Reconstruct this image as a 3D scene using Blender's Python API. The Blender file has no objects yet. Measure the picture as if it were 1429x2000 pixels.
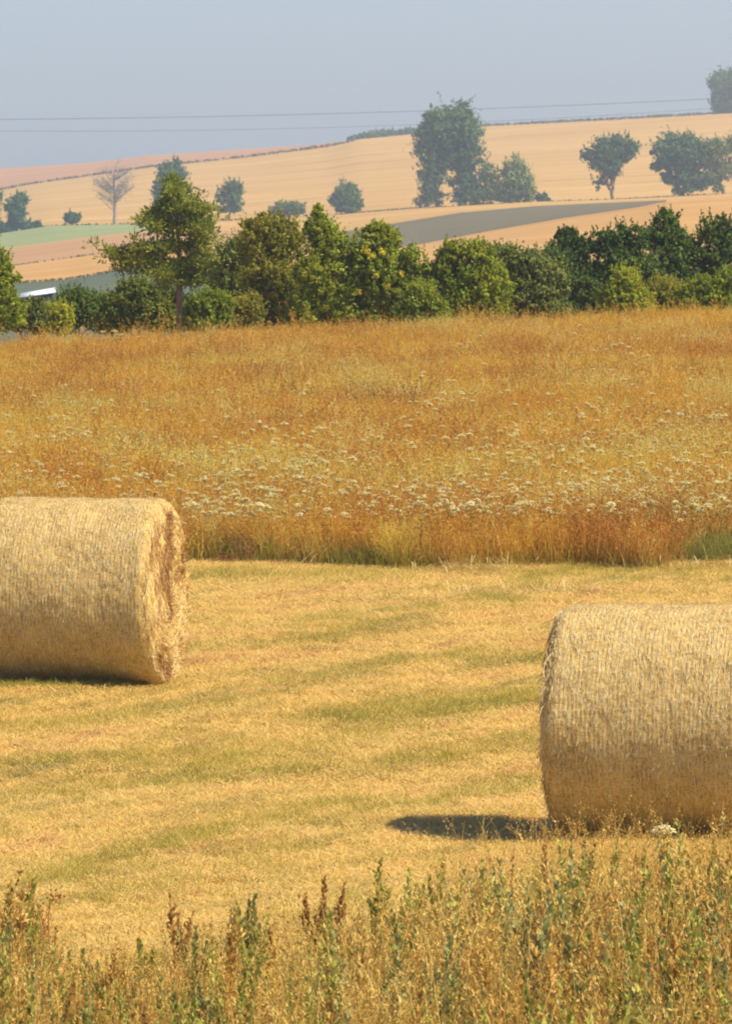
import bpy, math, random
import numpy as np
from mathutils import Vector, Matrix

# ------------------------------------------------------------------ camera, sky, sun, exposure
S = bpy.context.scene
COL = S.collection
F = 15000.0            # focal length in photo pixels (photo is 1429 x 2000)
CAMZ = 4.0
YH = 340.0             # eye level row
PITCH = math.atan((1000 - YH) / F)

cam_data = bpy.data.cameras.new("camera")
cam_data.sensor_fit = 'VERTICAL'
cam_data.sensor_height = 24.0
cam_data.lens = 24.0 * F / 2000.0
cam_data.clip_start = 0.5
cam_data.clip_end = 20000
cam = bpy.data.objects.new("camera", cam_data)
cam.location = (0, 0, CAMZ)
cam.rotation_euler = (math.pi / 2 - PITCH, 0, 0)
COL.objects.link(cam)
S.camera = cam
cam_data.dof.use_dof = True
cam_data.dof.focus_distance = 52.0
cam_data.dof.aperture_fstop = 16.0

SUNV = Vector((0.79, -0.36, 1.0)).normalized()
world = bpy.data.worlds.new("World")
S.world = world
world.use_nodes = True
wn = world.node_tree
wn.nodes.clear()
wo = wn.nodes.new('ShaderNodeOutputWorld')
wb = wn.nodes.new('ShaderNodeBackground')
sky = wn.nodes.new('ShaderNodeTexSky')
sky.sky_type = 'NISHITA'
sky.sun_disc = False
sky.sun_elevation = math.asin(SUNV.z)
sky.sun_rotation = math.atan2(SUNV.x, SUNV.y)
sky.air_density = 1.0
sky.dust_density = 0.6
sky.ozone_density = 2.5
wb.inputs['Strength'].default_value = 0.088
tintn = wn.nodes.new('ShaderNodeMix'); tintn.data_type = 'RGBA'; tintn.blend_type = 'MULTIPLY'
tintn.inputs[0].default_value = 1.0
wn.links.new(sky.outputs[0], tintn.inputs[6]); tintn.inputs[7].default_value = (0.815, 0.93, 1.27, 1)
wn.links.new(tintn.outputs[2], wb.inputs[0])
wn.links.new(wb.outputs[0], wo.inputs[0])

sd = bpy.data.lights.new("sun", 'SUN')
sd.energy = 5.0
sd.angle = math.radians(0.5)
sd.color = (1.0, 0.93, 0.80)
so = bpy.data.objects.new("sun", sd)
so.rotation_euler = (-SUNV).to_track_quat('-Z', 'Y').to_euler()
so.location = (60, -30, 80)
COL.objects.link(so)

S.view_settings.view_transform = 'Standard'
S.view_settings.look = 'None'
S.view_settings.exposure = 0.38
S.view_settings.gamma = 1.0
S.view_settings.use_curve_mapping = False
S.render.engine = 'CYCLES'
S.cycles.max_bounces = 6
S.cycles.diffuse_bounces = 2
S.cycles.transmission_bounces = 3
S.cycles.volume_bounces = 1
S.cycles.filter_width = 1.9
S.cycles.use_denoising = True
S.cycles.denoiser = 'OPENIMAGEDENOISE'
S.cycles.denoising_input_passes = 'RGB_ALBEDO_NORMAL'

rs = np.random.RandomState(7)
random.seed(7)
R = math.radians

# ------------------------------------------------------------------ helpers
def tag(o, label=None, cat=None, group=None, kind=None):
    if label: o['label'] = label
    if cat: o['category'] = cat
    if group: o['group'] = group
    if kind: o['kind'] = kind
    return o

def link(o, parent=None):
    COL.objects.link(o)
    if parent is not None: o.parent = parent
    return o

def mesh_np(name, verts, faces, attrs=None, mat=None, smooth=False):
    """verts (N,3), faces (M,k) array or list of such arrays"""
    me = bpy.data.meshes.new(name)
    verts = np.asarray(verts, dtype=np.float32)
    if not isinstance(faces, list): faces = [faces]
    faces = [np.asarray(f, dtype=np.int32) for f in faces if len(f)]
    me.vertices.add(len(verts))
    me.vertices.foreach_set('co', verts.ravel())
    nl = sum(f.size for f in faces); nf = sum(len(f) for f in faces)
    me.loops.add(nl); me.polygons.add(nf)
    me.loops.foreach_set('vertex_index', np.concatenate([f.ravel() for f in faces]))
    st = []; c = 0
    for f in faces:
        k = f.shape[1]
        st.append(c + np.arange(len(f)) * k); c += f.size
    me.polygons.foreach_set('loop_start', np.concatenate(st).astype(np.int32))
    me.update(calc_edges=True)
    if smooth: me.polygons.foreach_set('use_smooth', np.ones(nf, dtype=bool))
    for k, v in (attrs or {}).items():
        a = me.attributes.new(k, 'FLOAT', 'POINT')
        a.data.foreach_set('value', np.asarray(v, dtype=np.float32))
    if mat: me.materials.append(mat)
    return me

def obj(name, me, parent=None, loc=None):
    o = bpy.data.objects.new(name, me)
    if loc is not None: o.location = loc
    return link(o, parent)

def empty(name, loc, rz=0.0):
    o = bpy.data.objects.new(name, None)
    o.empty_display_size = 0.2
    o.location = loc; o.rotation_euler = (0, 0, rz)
    return link(o)

def hash3(ix, iy, iz, seed):
    h = (ix * 374761393 + iy * 668265263 + iz * 2147483647 + seed * 974634777) & 0xFFFFFFFF
    h = ((h ^ (h >> 13)) * 1274126177) & 0xFFFFFFFF
    h = ((h ^ (h >> 16)) * 2246822519) & 0xFFFFFFFF
    return ((h ^ (h >> 15)) & 0xFFFFFF) / float(0xFFFFFF)

def vnoise(p, freq=1.0, seed=0, octaves=1):
    p = np.asarray(p, dtype=np.float64) * freq
    out = 0; amp = 1.0; tot = 0
    for o in range(octaves):
        i = np.floor(p).astype(np.int64); f = p - i; f = f * f * (3 - 2 * f)
        r = 0
        for dx in (0, 1):
            wx = f[..., 0] if dx else 1 - f[..., 0]
            for dy in (0, 1):
                wy = f[..., 1] if dy else 1 - f[..., 1]
                for dz in (0, 1):
                    wz = f[..., 2] if dz else 1 - f[..., 2]
                    r = r + wx * wy * wz * hash3(i[..., 0] + dx, i[..., 1] + dy, i[..., 2] + dz, seed + o * 17)
        out = out + amp * r; tot += amp; amp *= 0.5; p = p * 2.03
    return out / tot

def merge(parts):
    """parts: list of (verts, faces(list or array), attrs dict) -> merged"""
    V = []; FF = {}; A = {}; off = 0
    keys = set(k for p in parts for k in p[2])
    for v, f, a in parts:
        v = np.asarray(v)
        if not isinstance(f, list): f = [f]
        for ff in f:
            ff = np.asarray(ff)
            if len(ff): FF.setdefault(ff.shape[1], []).append(ff + off)
        for k in keys: A.setdefault(k, []).append(a.get(k, np.zeros(len(v))) * np.ones(len(v)))
        V.append(v); off += len(v)
    return np.concatenate(V), [np.concatenate(x) for x in FF.values()], {k: np.concatenate(x) for k, x in A.items()}

def ribbons(P, W, side, tint=None, hh=None):
    """P (N,K,3) polylines, W (N,K) or (K,) half widths, side (N,3)"""
    N, K, _ = P.shape
    W = np.broadcast_to(W, (N, K))
    L = P - side[:, None, :] * W[..., None]; Rr = P + side[:, None, :] * W[..., None]
    V = np.stack([L, Rr], axis=2).reshape(N * K * 2, 3)
    base = (np.arange(N) * K * 2)[:, None] + (np.arange(K - 1) * 2)[None, :]
    base = base.ravel()
    Fq = np.stack([base, base + 1, base + 3, base + 2], axis=1)
    at = {}
    at['tint'] = np.repeat(tint if tint is not None else rs.rand(N), K * 2)
    if hh is None: hh = np.broadcast_to(np.linspace(0, 1, K), (N, K))
    at['h'] = np.repeat(hh.reshape(N * K), 2)
    return V, Fq, at

def unit(v): return v / np.maximum(np.linalg.norm(v, axis=-1, keepdims=True), 1e-9)

def randdir(n, r=rs): return unit(r.randn(n, 3))

def leaves(C, Nrm, size, aspect=0.6, tint=None, h=None, axis=None, r=rs):
    """diamond leaves, 4 verts each, slightly folded"""
    n = len(C)
    t = randdir(n, r) if axis is None else axis
    a = unit(t - (t * Nrm).sum(1, keepdims=True) * Nrm)
    b = np.cross(Nrm, a)
    s = np.asarray(size).reshape(-1, 1) * np.ones((n, 1))
    fold = Nrm * s * 0.18
    V = np.stack([C - a * s, C + b * s * aspect + fold, C + a * s, C - b * s * aspect + fold], 1).reshape(-1, 3)
    Fq = np.arange(n * 4).reshape(n, 4)
    tint = r.rand(n) if tint is None else tint
    h = np.zeros(n) if h is None else h
    return V, Fq, {'tint': np.repeat(tint, 4), 'h': np.repeat(h, 4)}

def tube(pts, radii, seg=6, tint=0.5):
    pts = np.asarray(pts, float); K = len(pts)
    d = np.gradient(pts, axis=0); d = unit(d)
    ref = np.array([0.31, 0.92, 0.2]); ref = ref / np.linalg.norm(ref)
    a = unit(np.cross(d, ref)); b = np.cross(d, a)
    th = np.linspace(0, 2 * np.pi, seg, endpoint=False)
    ring = a[:, None, :] * np.cos(th)[None, :, None] + b[:, None, :] * np.sin(th)[None, :, None]
    V = (pts[:, None, :] + ring * np.asarray(radii)[:, None, None]).reshape(-1, 3)
    fs = []
    for k in range(K - 1):
        for s in range(seg):
            s2 = (s + 1) % seg
            fs.append((k * seg + s, k * seg + s2, (k + 1) * seg + s2, (k + 1) * seg + s))
    return V, np.array(fs), {'tint': np.full(len(V), tint), 'h': np.repeat(np.linspace(0, 1, K), seg)}

# pixel row / depth -> height, pixel column / depth -> X  (used only to lay out real positions)
def ray(px, py):
    d = np.array([(px - 714.5) / F, -(py - 1000.0) / F, -1.0])
    c, s = math.cos(math.pi / 2 - PITCH), math.sin(math.pi / 2 - PITCH)
    return np.array([d[0], c * d[1] - s * d[2], s * d[1] + c * d[2]])
def at(px, py, D):
    d = ray(px, py); k = D / d[1]
    return np.array([d[0] * k, D, CAMZ + d[2] * k])
def zat(py, D): return at(714.5, py, D)[2]

def ss(a, b, x):
    t = np.clip((np.asarray(x, float) - a) / (b - a), 0, 1); return t * t * (3 - 2 * t)

def gz(X, Y):
    X = np.asarray(X, float); Y = np.asarray(Y, float)
    z = np.interp(Y, [-200, 20, 43, 50, 57, 70, 125, 131, 150, 172, 300], [0.6, 0.1, 0.01, -0.01, 0.19, 0.41, 1.09, 1.12, 0.55, 0.0, -1.1])
    z = z + 0.045 * np.clip(X, -40, 40) * ss(72, 125, Y) * (1 - ss(150, 172, Y))
    p = np.stack([X, Y, np.zeros_like(X)], -1)
    z = z + (vnoise(p, 0.25, 3) - 0.5) * 0.04 * ss(0, 30, Y)
    # mower rows: shallow swells running along (0.4, 0.92)
    c = X * 0.92 - Y * 0.40
    rows = np.sin(c * 2 * np.pi / 2.1 + 2.2 * (vnoise(p, 0.15, 5) - .5) * 2)
    z = z + 0.012 * rows * (1 - ss(66, 71, Y)) * ss(36, 42, Y)
    return z

# ------------------------------------------------------------------ materials
def new_mat(name):
    m = bpy.data.materials.new(name); m.use_nodes = True
    nt = m.node_tree; nt.nodes.clear()
    out = nt.nodes.new('ShaderNodeOutputMaterial')
    return m, nt, out

def N(nt, t, **kw):
    n = nt.nodes.new(t)
    for k, v in kw.items(): setattr(n, k, v)
    return n

def ramp(nt, stops, fac):
    r = N(nt, 'ShaderNodeValToRGB')
    el = r.color_ramp.elements
    while len(el) < len(stops): el.new(0.5)
    for e, (p, c) in zip(el, stops):
        e.position = p; e.color = (*c, 1)
    nt.links.new(fac, r.inputs[0])
    return r.outputs[0]

def mathn(nt, op, a, b=None, c=None, clamp=False):
    n = N(nt, 'ShaderNodeMath', operation=op, use_clamp=clamp)
    for i, v in enumerate((a, b, c)):
        if v is None: continue
        if hasattr(v, 'is_linked'): nt.links.new(v, n.inputs[i])
        else: n.inputs[i].default_value = v
    return n.outputs[0]

def mixc(nt, f, a, b, mode='MIX'):
    n = N(nt, 'ShaderNodeMix', data_type='RGBA', blend_type=mode)
    for i, v in ((0, f), (6, a), (7, b)):
        if hasattr(v, 'is_linked'): nt.links.new(v, n.inputs[i])
        elif i == 0: n.inputs[0].default_value = v
        else: n.inputs[i].default_value = (*v, 1)
    return n.outputs[2]

def noise(nt, vec, scale, detail=3, rough=0.55, stretch=None, rot=0.0):
    if stretch is not None or rot:
        mp = N(nt, 'ShaderNodeMapping', vector_type='TEXTURE')
        mp.inputs['Rotation'].default_value = (0, 0, rot)
        if stretch: mp.inputs['Scale'].default_value = stretch
        nt.links.new(vec, mp.inputs[0]); vec = mp.outputs[0]
    n = N(nt, 'ShaderNodeTexNoise')
    n.inputs['Scale'].default_value = scale; n.inputs['Detail'].default_value = detail
    n.inputs['Roughness'].default_value = rough
    nt.links.new(vec, n.inputs['Vector'])
    return n.outputs[0]

def contrast(nt, v, lo, hi):
    n = N(nt, 'ShaderNodeMapRange', clamp=True)
    nt.links.new(v, n.inputs[0]); n.inputs[1].default_value = lo; n.inputs[2].default_value = hi
    return n.outputs[0]

def finish(nt, out, colr, rough=0.7, trans=0.0, bump=None, bstr=0.3, spec=0.25, bdist=0.02):
    p = N(nt, 'ShaderNodeBsdfPrincipled')
    nt.links.new(colr, p.inputs['Base Color'])
    p.inputs['Roughness'].default_value = rough
    p.inputs['Specular IOR Level'].default_value = spec
    if bump is not None:
        b = N(nt, 'ShaderNodeBump'); b.inputs['Strength'].default_value = bstr; b.inputs['Distance'].default_value = bdist
        nt.links.new(bump, b.inputs['Height']); nt.links.new(b.outputs[0], p.inputs['Normal'])
    if trans > 0:
        t = N(nt, 'ShaderNodeBsdfTranslucent'); nt.links.new(colr, t.inputs[0])
        mx = N(nt, 'ShaderNodeMixShader'); mx.inputs[0].default_value = trans
        nt.links.new(p.outputs[0], mx.inputs[1]); nt.links.new(t.outputs[0], mx.inputs[2])
        nt.links.new(mx.outputs[0], out.inputs[0])
    else:
        nt.links.new(p.outputs[0], out.inputs[0])

def attr(nt, name):
    a = N(nt, 'ShaderNodeAttribute', attribute_name=name); return a.outputs['Fac']

def plant_mat(name, stops, base=None, base_top=0.5, trans=0.3, nscale=0.6, wt=0.45, wn=0.4, wi=0.15, rough=0.65, h_stops=None):
    """colour from per-leaf tint + slow world noise + per-copy random; `base` colour low on the stem"""
    m, nt, out = new_mat(name)
    geo = N(nt, 'ShaderNodeNewGeometry')
    n1 = contrast(nt, noise(nt, geo.outputs['Position'], nscale, 4, 0.62), 0.34, 0.66)
    oi = N(nt, 'ShaderNodeObjectInfo')
    f = mathn(nt, 'MULTIPLY', attr(nt, 'tint'), wt)
    f = mathn(nt, 'MULTIPLY_ADD', n1, wn, f)
    f = mathn(nt, 'MULTIPLY_ADD', oi.outputs['Random'], wi, f)
    col = ramp(nt, stops, f)
    if base is not None:
        hf = contrast(nt, attr(nt, 'h'), 0.05, base_top)
        col = mixc(nt, hf, base, col)
    finish(nt, out, col, rough, trans)
    return m

def c255(r, g, b, k=1.0):
    def f(v):
        v = v / 255.0
        return (v / 12.92 if v <= 0.04045 else ((v + 0.055) / 1.055) ** 2.4) * k
    return (f(r), f(g), f(b))

def ground_mat(name, kind):
    m, nt, out = new_mat(name)
    geo = N(nt, 'ShaderNodeNewGeometry'); P = geo.outputs['Position']
    if kind == 'mown':
        col, f = mown_colour(nt, P)
        fine = noise(nt, P, 60, 4, 0.7)
        col = mixc(nt, contrast(nt, fine, 0.35, 0.7), mixc(nt, 1.0, col, (0.62, 0.55, 0.45), 'MULTIPLY'), col)
        finish(nt, out, col, 0.9, 0, fine, 0.6, 0.1, 0.02)
    else:
        f = noise(nt, P, 0.5, 4)
        col = ramp(nt, [(0.3, (0.22, 0.13, 0.035)), (0.55, (0.33, 0.20, 0.05)), (0.75, (0.25, 0.20, 0.05))], f)
        finish(nt, out, col, 0.9, 0, noise(nt, P, 20, 4), 0.6, 0.1, 0.03)
    return m

ROWROT = -math.atan2(0.40, 0.92)   # rows run along (0.40, 0.92)
def mown_colour(nt, P):
    # long streaks of green regrowth between swaths of dry hay
    s1 = noise(nt, P, 1.0, 3, 0.55, stretch=(0.55, 5.0, 1.0), rot=ROWROT)
    s2 = noise(nt, P, 1.0, 4, 0.6, stretch=(0.30, 1.5, 1.0), rot=ROWROT)
    s3 = noise(nt, P, 0.35, 2, 0.5)
    f = mathn(nt, 'MULTIPLY', s1, 0.34)
    f = mathn(nt, 'MULTIPLY_ADD', s2, 0.34, f)
    f = mathn(nt, 'MULTIPLY_ADD', s3, 0.10, f)
    f = mathn(nt, 'MULTIPLY_ADD', noise(nt, P, 1.0, 3, 0.6, stretch=(0.10, 0.22, 0.3), rot=ROWROT), 0.22, f)
    f = contrast(nt, f, 0.385, 0.615)
    col = ramp(nt, [(0.0, (0.30, 0.23, 0.035)), (0.16, (0.52, 0.36, 0.06)), (0.34, (0.70, 0.45, 0.095)),
                    (0.56, (0.90, 0.62, 0.15)), (0.78, (0.82, 0.48, 0.14)), (1.0, (0.52, 0.24, 0.06))], f)
    return col, f

def stubble_mat():
    m, nt, out = new_mat("mown_stubble")
    geo = N(nt, 'ShaderNodeNewGeometry')
    oi = N(nt, 'ShaderNodeObjectInfo')
    col, f = mown_colour(nt, geo.outputs['Position'])
    t = attr(nt, 'tint')
    col = mixc(nt, mathn(nt, 'MULTIPLY', t, 0.55), col, (0.93, 0.66, 0.23))
    g = contrast(nt, oi.outputs['Random'], 0.7, 0.9)
    gf = mathn(nt, 'MULTIPLY', g, 0.35)
    col = mixc(nt, gf, col, (0.34, 0.31, 0.06))
    finish(nt, out, col, 0.6, 0.2)
    return m

def field_mat(name, c1, c2, c3, stripe=0.0, angle=0.0, sc=0.02):
    m, nt, out = new_mat(name)
    geo = N(nt, 'ShaderNodeNewGeometry'); P = geo.outputs['Position']
    f = noise(nt, P, 1.0, 4, 0.55, stretch=(1 / sc, 0.35 / sc, 1 / sc), rot=angle)
    f2 = noise(nt, P, 0.25, 3, 0.6)
    f3 = noise(nt, P, 1.0, 3, 0.5, stretch=(160, 14, 20), rot=angle)
    ff = mathn(nt, 'MULTIPLY', f, 0.45)
    ff = mathn(nt, 'MULTIPLY_ADD', f2, 0.2, ff)
    ff = mathn(nt, 'MULTIPLY_ADD', f3, 0.35, ff)
    col = ramp(nt, [(0.36, c1), (0.5, c2), (0.64, c3)], ff)
    finish(nt, out, col, 0.9, 0, None, 0, 0.1)
    return m

M = {}
M['mown'] = ground_mat('mown_ground', 'mown')
M['soil'] = ground_mat('meadow_soil', 'soil')
M['stubble'] = stubble_mat()

# ------------------------------------------------------------------ ground near
def grid_mesh(name, xs, ys, zf, mat):
    X, Y = np.meshgrid(xs, ys)
    V = np.stack([X, Y, zf(X, Y)], -1).reshape(-1, 3)
    nx, ny = len(xs), len(ys)
    i = (np.arange(ny - 1)[:, None] * nx + np.arange(nx - 1)[None, :]).ravel()
    return mesh_np(name, V, np.stack([i, i + 1, i + nx + 1, i + nx], 1), None, mat, True)

def axis_steps(lim, fine, fstep, cstep):
    a = np.arange(-fine, fine + 1e-6, fstep)
    b = np.arange(fine + cstep, lim + cstep, cstep)
    return np.concatenate([-b[::-1], a, b])
xs = axis_steps(110, 8, 0.2, 3.0)
ysA = np.concatenate([np.arange(-60, 28, 4.0), np.arange(28, 70.01, 0.3)]); ysA[-1] = 70.0
ysB = np.concatenate([[70.0], np.arange(71, 172.01, 1.0)])
o = obj('mown_field', grid_mesh('mown_field', xs, ysA, gz, M['mown'])); tag(o, 'mown hay meadow of golden stubble with faint green rows', None, None, 'structure')
o = obj('meadow_ground', grid_mesh('meadow_ground', xs, ysB, gz, M['soil'])); tag(o, 'brownish ground beneath the uncut meadow grass', None, None, 'structure')

# ------------------------------------------------------------------ hillside, strips between boundary lines
pxs = np.concatenate([np.arange(-9000, -400, 400.0), np.arange(-400, 1830, 20.0), np.arange(2000, 10600, 400.0)])
def curve(pts):
    p = np.array(pts, float); return np.interp(pxs, p[:, 0], p[:, 1])
EXT = lambda l, pts, r: [(-3000, l)] + pts + [(4500, r)]
YC = {
 'c1': curve(EXT(640, [(0, 604), (430, 600), (1429, 590)], 570)),
 'c2': curve(EXT(660, [(0, 558), (50, 552), (140, 545), (260, 524), (350, 505), (450, 497), (600, 515), (840, 528), (1429, 500)], 440)),
 'c3': curve(EXT(610, [(0, 523), (180, 498), (430, 480), (670, 486), (800, 481), (950, 452), (1100, 426), (1250, 404), (1290, 395), (1429, 387)], 340)),
 'c4': curve(EXT(540, [(0, 487), (150, 466), (290, 450), (480, 448), (670, 452), (900, 415), (1050, 402), (1290, 391), (1429, 383)], 330)),
 'c5': curve(EXT(500, [(0, 456), (100, 441), (290, 437), (480, 430), (650, 420), (810, 407), (1050, 395), (1200, 390), (1429, 378)], 320)),
 'c6': curve(EXT(420, [(0, 372), (60, 360), (168, 345), (300, 326), (480, 308), (640, 287), (700, 274), (1429, 224)], 175)),
 'c7': curve(EXT(385, [(0, 329), (170, 318), (300, 303), (480, 291), (600, 284), (690, 273), (810, 261), (940, 247), (1200, 234), (1429, 221)], 170)),
}
DC = {'c1': 300, 'c2': 420, 'c3': 560, 'c4': 700, 'c5': 1100, 'c6': 1650, 'c7': 1900}
def row(key):
    D = DC[key]; Z = np.array([zat(y, D) for y in YC[key]])
    return np.stack([(pxs - 714.5) / F * D, np.full_like(pxs, D), Z], -1)
ROWS = {k: row(k) for k in YC}
# valley floor row at 172 m, joining the near ground
x172 = (pxs - 714.5) / F * 172.0
ROWS['c0'] = np.stack([x172, np.full_like(pxs, 172.0), gz(x172, np.full_like(x172, 172.0)) - 0.004], -1)
r8 = ROWS['c7'].copy(); r8[:, :2] *= 2600 / 1900.0; r8[:, 2] = ROWS['c7'][:, 2] - 22
ROWS['c8'] = r8
def strip(name, label, k0, k1, mat, lo=-1e9, hi=1e9, sub=10, relief=0.25):
    sel = (pxs >= lo) & (pxs <= hi)
    a = ROWS[k0][sel]; b = ROWS[k1][sel]
    t = np.linspace(0, 1, sub + 1)[:, None, None]
    G = a[None] * (1 - t) + b[None] * t
    w = np.sin(np.linspace(0, np.pi, sub + 1))[:, None]
    G[..., 2] += w * (vnoise(G * np.array([1, 1, 0]), 0.01, 11) - 0.5) * relief * 4
    n = sel.sum(); V = G.reshape(-1, 3)
    i = (np.arange(sub)[:, None] * n + np.arange(n - 1)[None, :]).ravel()
    me = mesh_np(name, V, np.stack([i, i + 1, i + n + 1, i + n], 1), None, mat, True)
    return tag(obj(name, me), label, None, None, 'structure')

M['ripe'] = field_mat('ripe_field', (0.46, 0.25, 0.06), (0.56, 0.32, 0.085), (0.65, 0.39, 0.12), angle=0.12)
M['pink'] = field_mat('pink_field', (0.42, 0.205, 0.085), (0.48, 0.24, 0.105), (0.54, 0.29, 0.13), angle=0.1)
M['green'] = field_mat('green_field', (0.24, 0.26, 0.085), (0.29, 0.31, 0.11), (0.34, 0.34, 0.12))
M['tan'] = field_mat('tan_field', (0.42, 0.22, 0.09), (0.48, 0.265, 0.11), (0.54, 0.31, 0.13))
M['tan2'] = field_mat('tan_orange_field', (0.46, 0.24, 0.07), (0.55, 0.30, 0.09), (0.62, 0.37, 0.13))
M['plough'] = field_mat('ploughed_field', (0.12, 0.095, 0.055), (0.19, 0.15, 0.08), (0.15, 0.15, 0.065))
M['grey'] = field_mat('grey_green_field', (0.10, 0.115, 0.065), (0.125, 0.14, 0.08), (0.15, 0.15, 0.09))
strip('valley_floor', 'dip behind the hedge', 'c0', 'c1', M['grey'], relief=0.1)
strip('crop_field', 'grey green crop field behind the pine', 'c1', 'c2', M['grey'], hi=440)
strip('stubble_field', 'tan stubble field behind the dark bushes', 'c1', 'c2', M['tan2'], lo=440)
strip('stubble_field', 'orange stubble strip above the grey green field', 'c2', 'c3', M['tan2'])
strip('tan_field', 'pinkish tan field below the green strip', 'c3', 'c4', M['tan'], hi=640)
strip('ploughed_field', 'dark ploughed strip on the hillside', 'c3', 'c4', M['plough'], lo=640, hi=1300)
strip('tan_field', 'tan field at the right of the ploughed strip', 'c3', 'c4', M['tan2'], lo=1300)
strip('green_field', 'pale green strip at the left of the hillside', 'c4', 'c5', M['green'], hi=300)
strip('stubble_field', 'pale stubble strip below the tree row', 'c4', 'c5', M['ripe'], lo=300)
strip('ripe_grain_field', 'wide orange field rising to the ridge', 'c5', 'c6', M['ripe'], sub=24, relief=0.6)
strip('pink_field', 'pinkish field along the left skyline', 'c6', 'c7', M['pink'], hi=700, sub=8)
strip('ripe_grain_field', 'top edge of the orange field on the skyline', 'c6', 'c7', M['ripe'], lo=700, sub=8)
strip('far_land', 'land falling away behind the ridge', 'c7', 'c8', M['tan'], sub=4)

def hill_z(px, D):
    """terrain height on the hillside, at pixel column px and depth D"""
    ks = ['c0', 'c1', 'c2', 'c3', 'c4', 'c5', 'c6', 'c7']; ds = [172] + [DC[k] for k in ks[1:]]
    zs = [np.interp(px, pxs, ROWS[k][:, 2]) for k in ks]
    return float(np.interp(D, ds, zs))

# ------------------------------------------------------------------ haze
hm, hnt, hout = new_mat('haze')
pv = N(hnt, 'ShaderNodeVolumePrincipled')
pv.inputs['Color'].default_value = (0.67, 0.835, 1.0, 1)
pv.inputs['Density'].default_value = 0.00023
pv.inputs['Anisotropy'].default_value = 0.2
hnt.links.new(pv.outputs[0], hout.inputs['Volume'])
def box(x0, x1, y0, y1, z0, z1):
    V = np.array([(x, y, z) for z in (z0, z1) for y in (y0, y1) for x in (x0, x1)], float)
    Fq = np.array([(0, 2, 3, 1), (4, 5, 7, 6), (0, 1, 5, 4), (2, 6, 7, 3), (0, 4, 6, 2), (1, 3, 7, 5)])
    return V, Fq, {}
zmin = min(r[:, 2].min() for r in ROWS.values())
hb = box(-1900, 1900, -80, 2700, zmin - 3, 60)
ho = obj('haze', mesh_np('haze', hb[0], hb[1], None, hm)); tag(ho, 'thin summer haze over the valley', None, None, 'stuff')

# ------------------------------------------------------------------ foliage materials
def leafmat(name, a, b, c, d=None, ns=0.8, trans=0.3):
    return plant_mat(name, [(0.1, a), (0.4, b), (0.75, c)] + ([(0.95, d)] if d else []), trans=trans, nscale=ns)
M['leaf_dark'] = leafmat('dark_leaf', (0.04, 0.075, 0.016), (0.09, 0.145, 0.022), (0.18, 0.24, 0.032), trans=0.38)
M['leaf_mid'] = leafmat('mid_leaf', (0.11, 0.14, 0.014), (0.30, 0.35, 0.024), (0.48, 0.48, 0.035), (0.66, 0.52, 0.04), trans=0.45)
M['leaf_bright'] = leafmat('bright_leaf', (0.10, 0.14, 0.014), (0.26, 0.32, 0.022), (0.44, 0.45, 0.032), (0.62, 0.50, 0.04), trans=0.45)
M['leaf_olive'] = leafmat('olive_leaf', (0.12, 0.12, 0.02), (0.33, 0.31, 0.032), (0.50, 0.42, 0.042), (0.62, 0.42, 0.07), trans=0.45)
M['leaf_grey'] = leafmat('grey_green_leaf', (0.10, 0.13, 0.03), (0.22, 0.25, 0.045), (0.33, 0.34, 0.06), trans=0.35)
M['leaf_pine'] = leafmat('pine_needles', (0.08, 0.11, 0.014), (0.20, 0.24, 0.025), (0.33, 0.34, 0.035), (0.42, 0.34, 0.05), trans=0.35)
M['leaf_far'] = leafmat('far_leaf', (0.04, 0.09, 0.035), (0.085, 0.17, 0.05), (0.16, 0.25, 0.06), ns=0.2, trans=0.35)
M['leaf_far2'] = leafmat('far_pale_leaf', (0.10, 0.16, 0.04), (0.19, 0.26, 0.06), (0.30, 0.34, 0.08), ns=0.2, trans=0.35)
M['leaf_yellow'] = leafmat('yellow_leaf', (0.45, 0.36, 0.03), (0.62, 0.48, 0.03), (0.7, 0.55, 0.04))
M['leaf_verge'] = leafmat('verge_leaf', (0.07, 0.065, 0.03), (0.13, 0.11, 0.04), (0.2, 0.16, 0.06))
def bark(name, a, b):
    m, nt, out = new_mat(name)
    geo = N(nt, 'ShaderNodeNewGeometry')
    n = noise(nt, geo.outputs['Position'], 9, 4, 0.6, stretch=(1, 1, 5))
    finish(nt, out, ramp(nt, [(0.35, a), (0.65, b)], n), 0.9, 0, n, 0.5, 0.1, 0.02)
    return m
M['bark'] = bark('bark', (0.10, 0.07, 0.045), (0.22, 0.16, 0.11))
M['bark_pine'] = bark('pine_bark', (0.20, 0.11, 0.06), (0.38, 0.25, 0.15))
M['bark_pale'] = bark('pale_bark', (0.22, 0.19, 0.17), (0.36, 0.31, 0.27))

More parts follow.
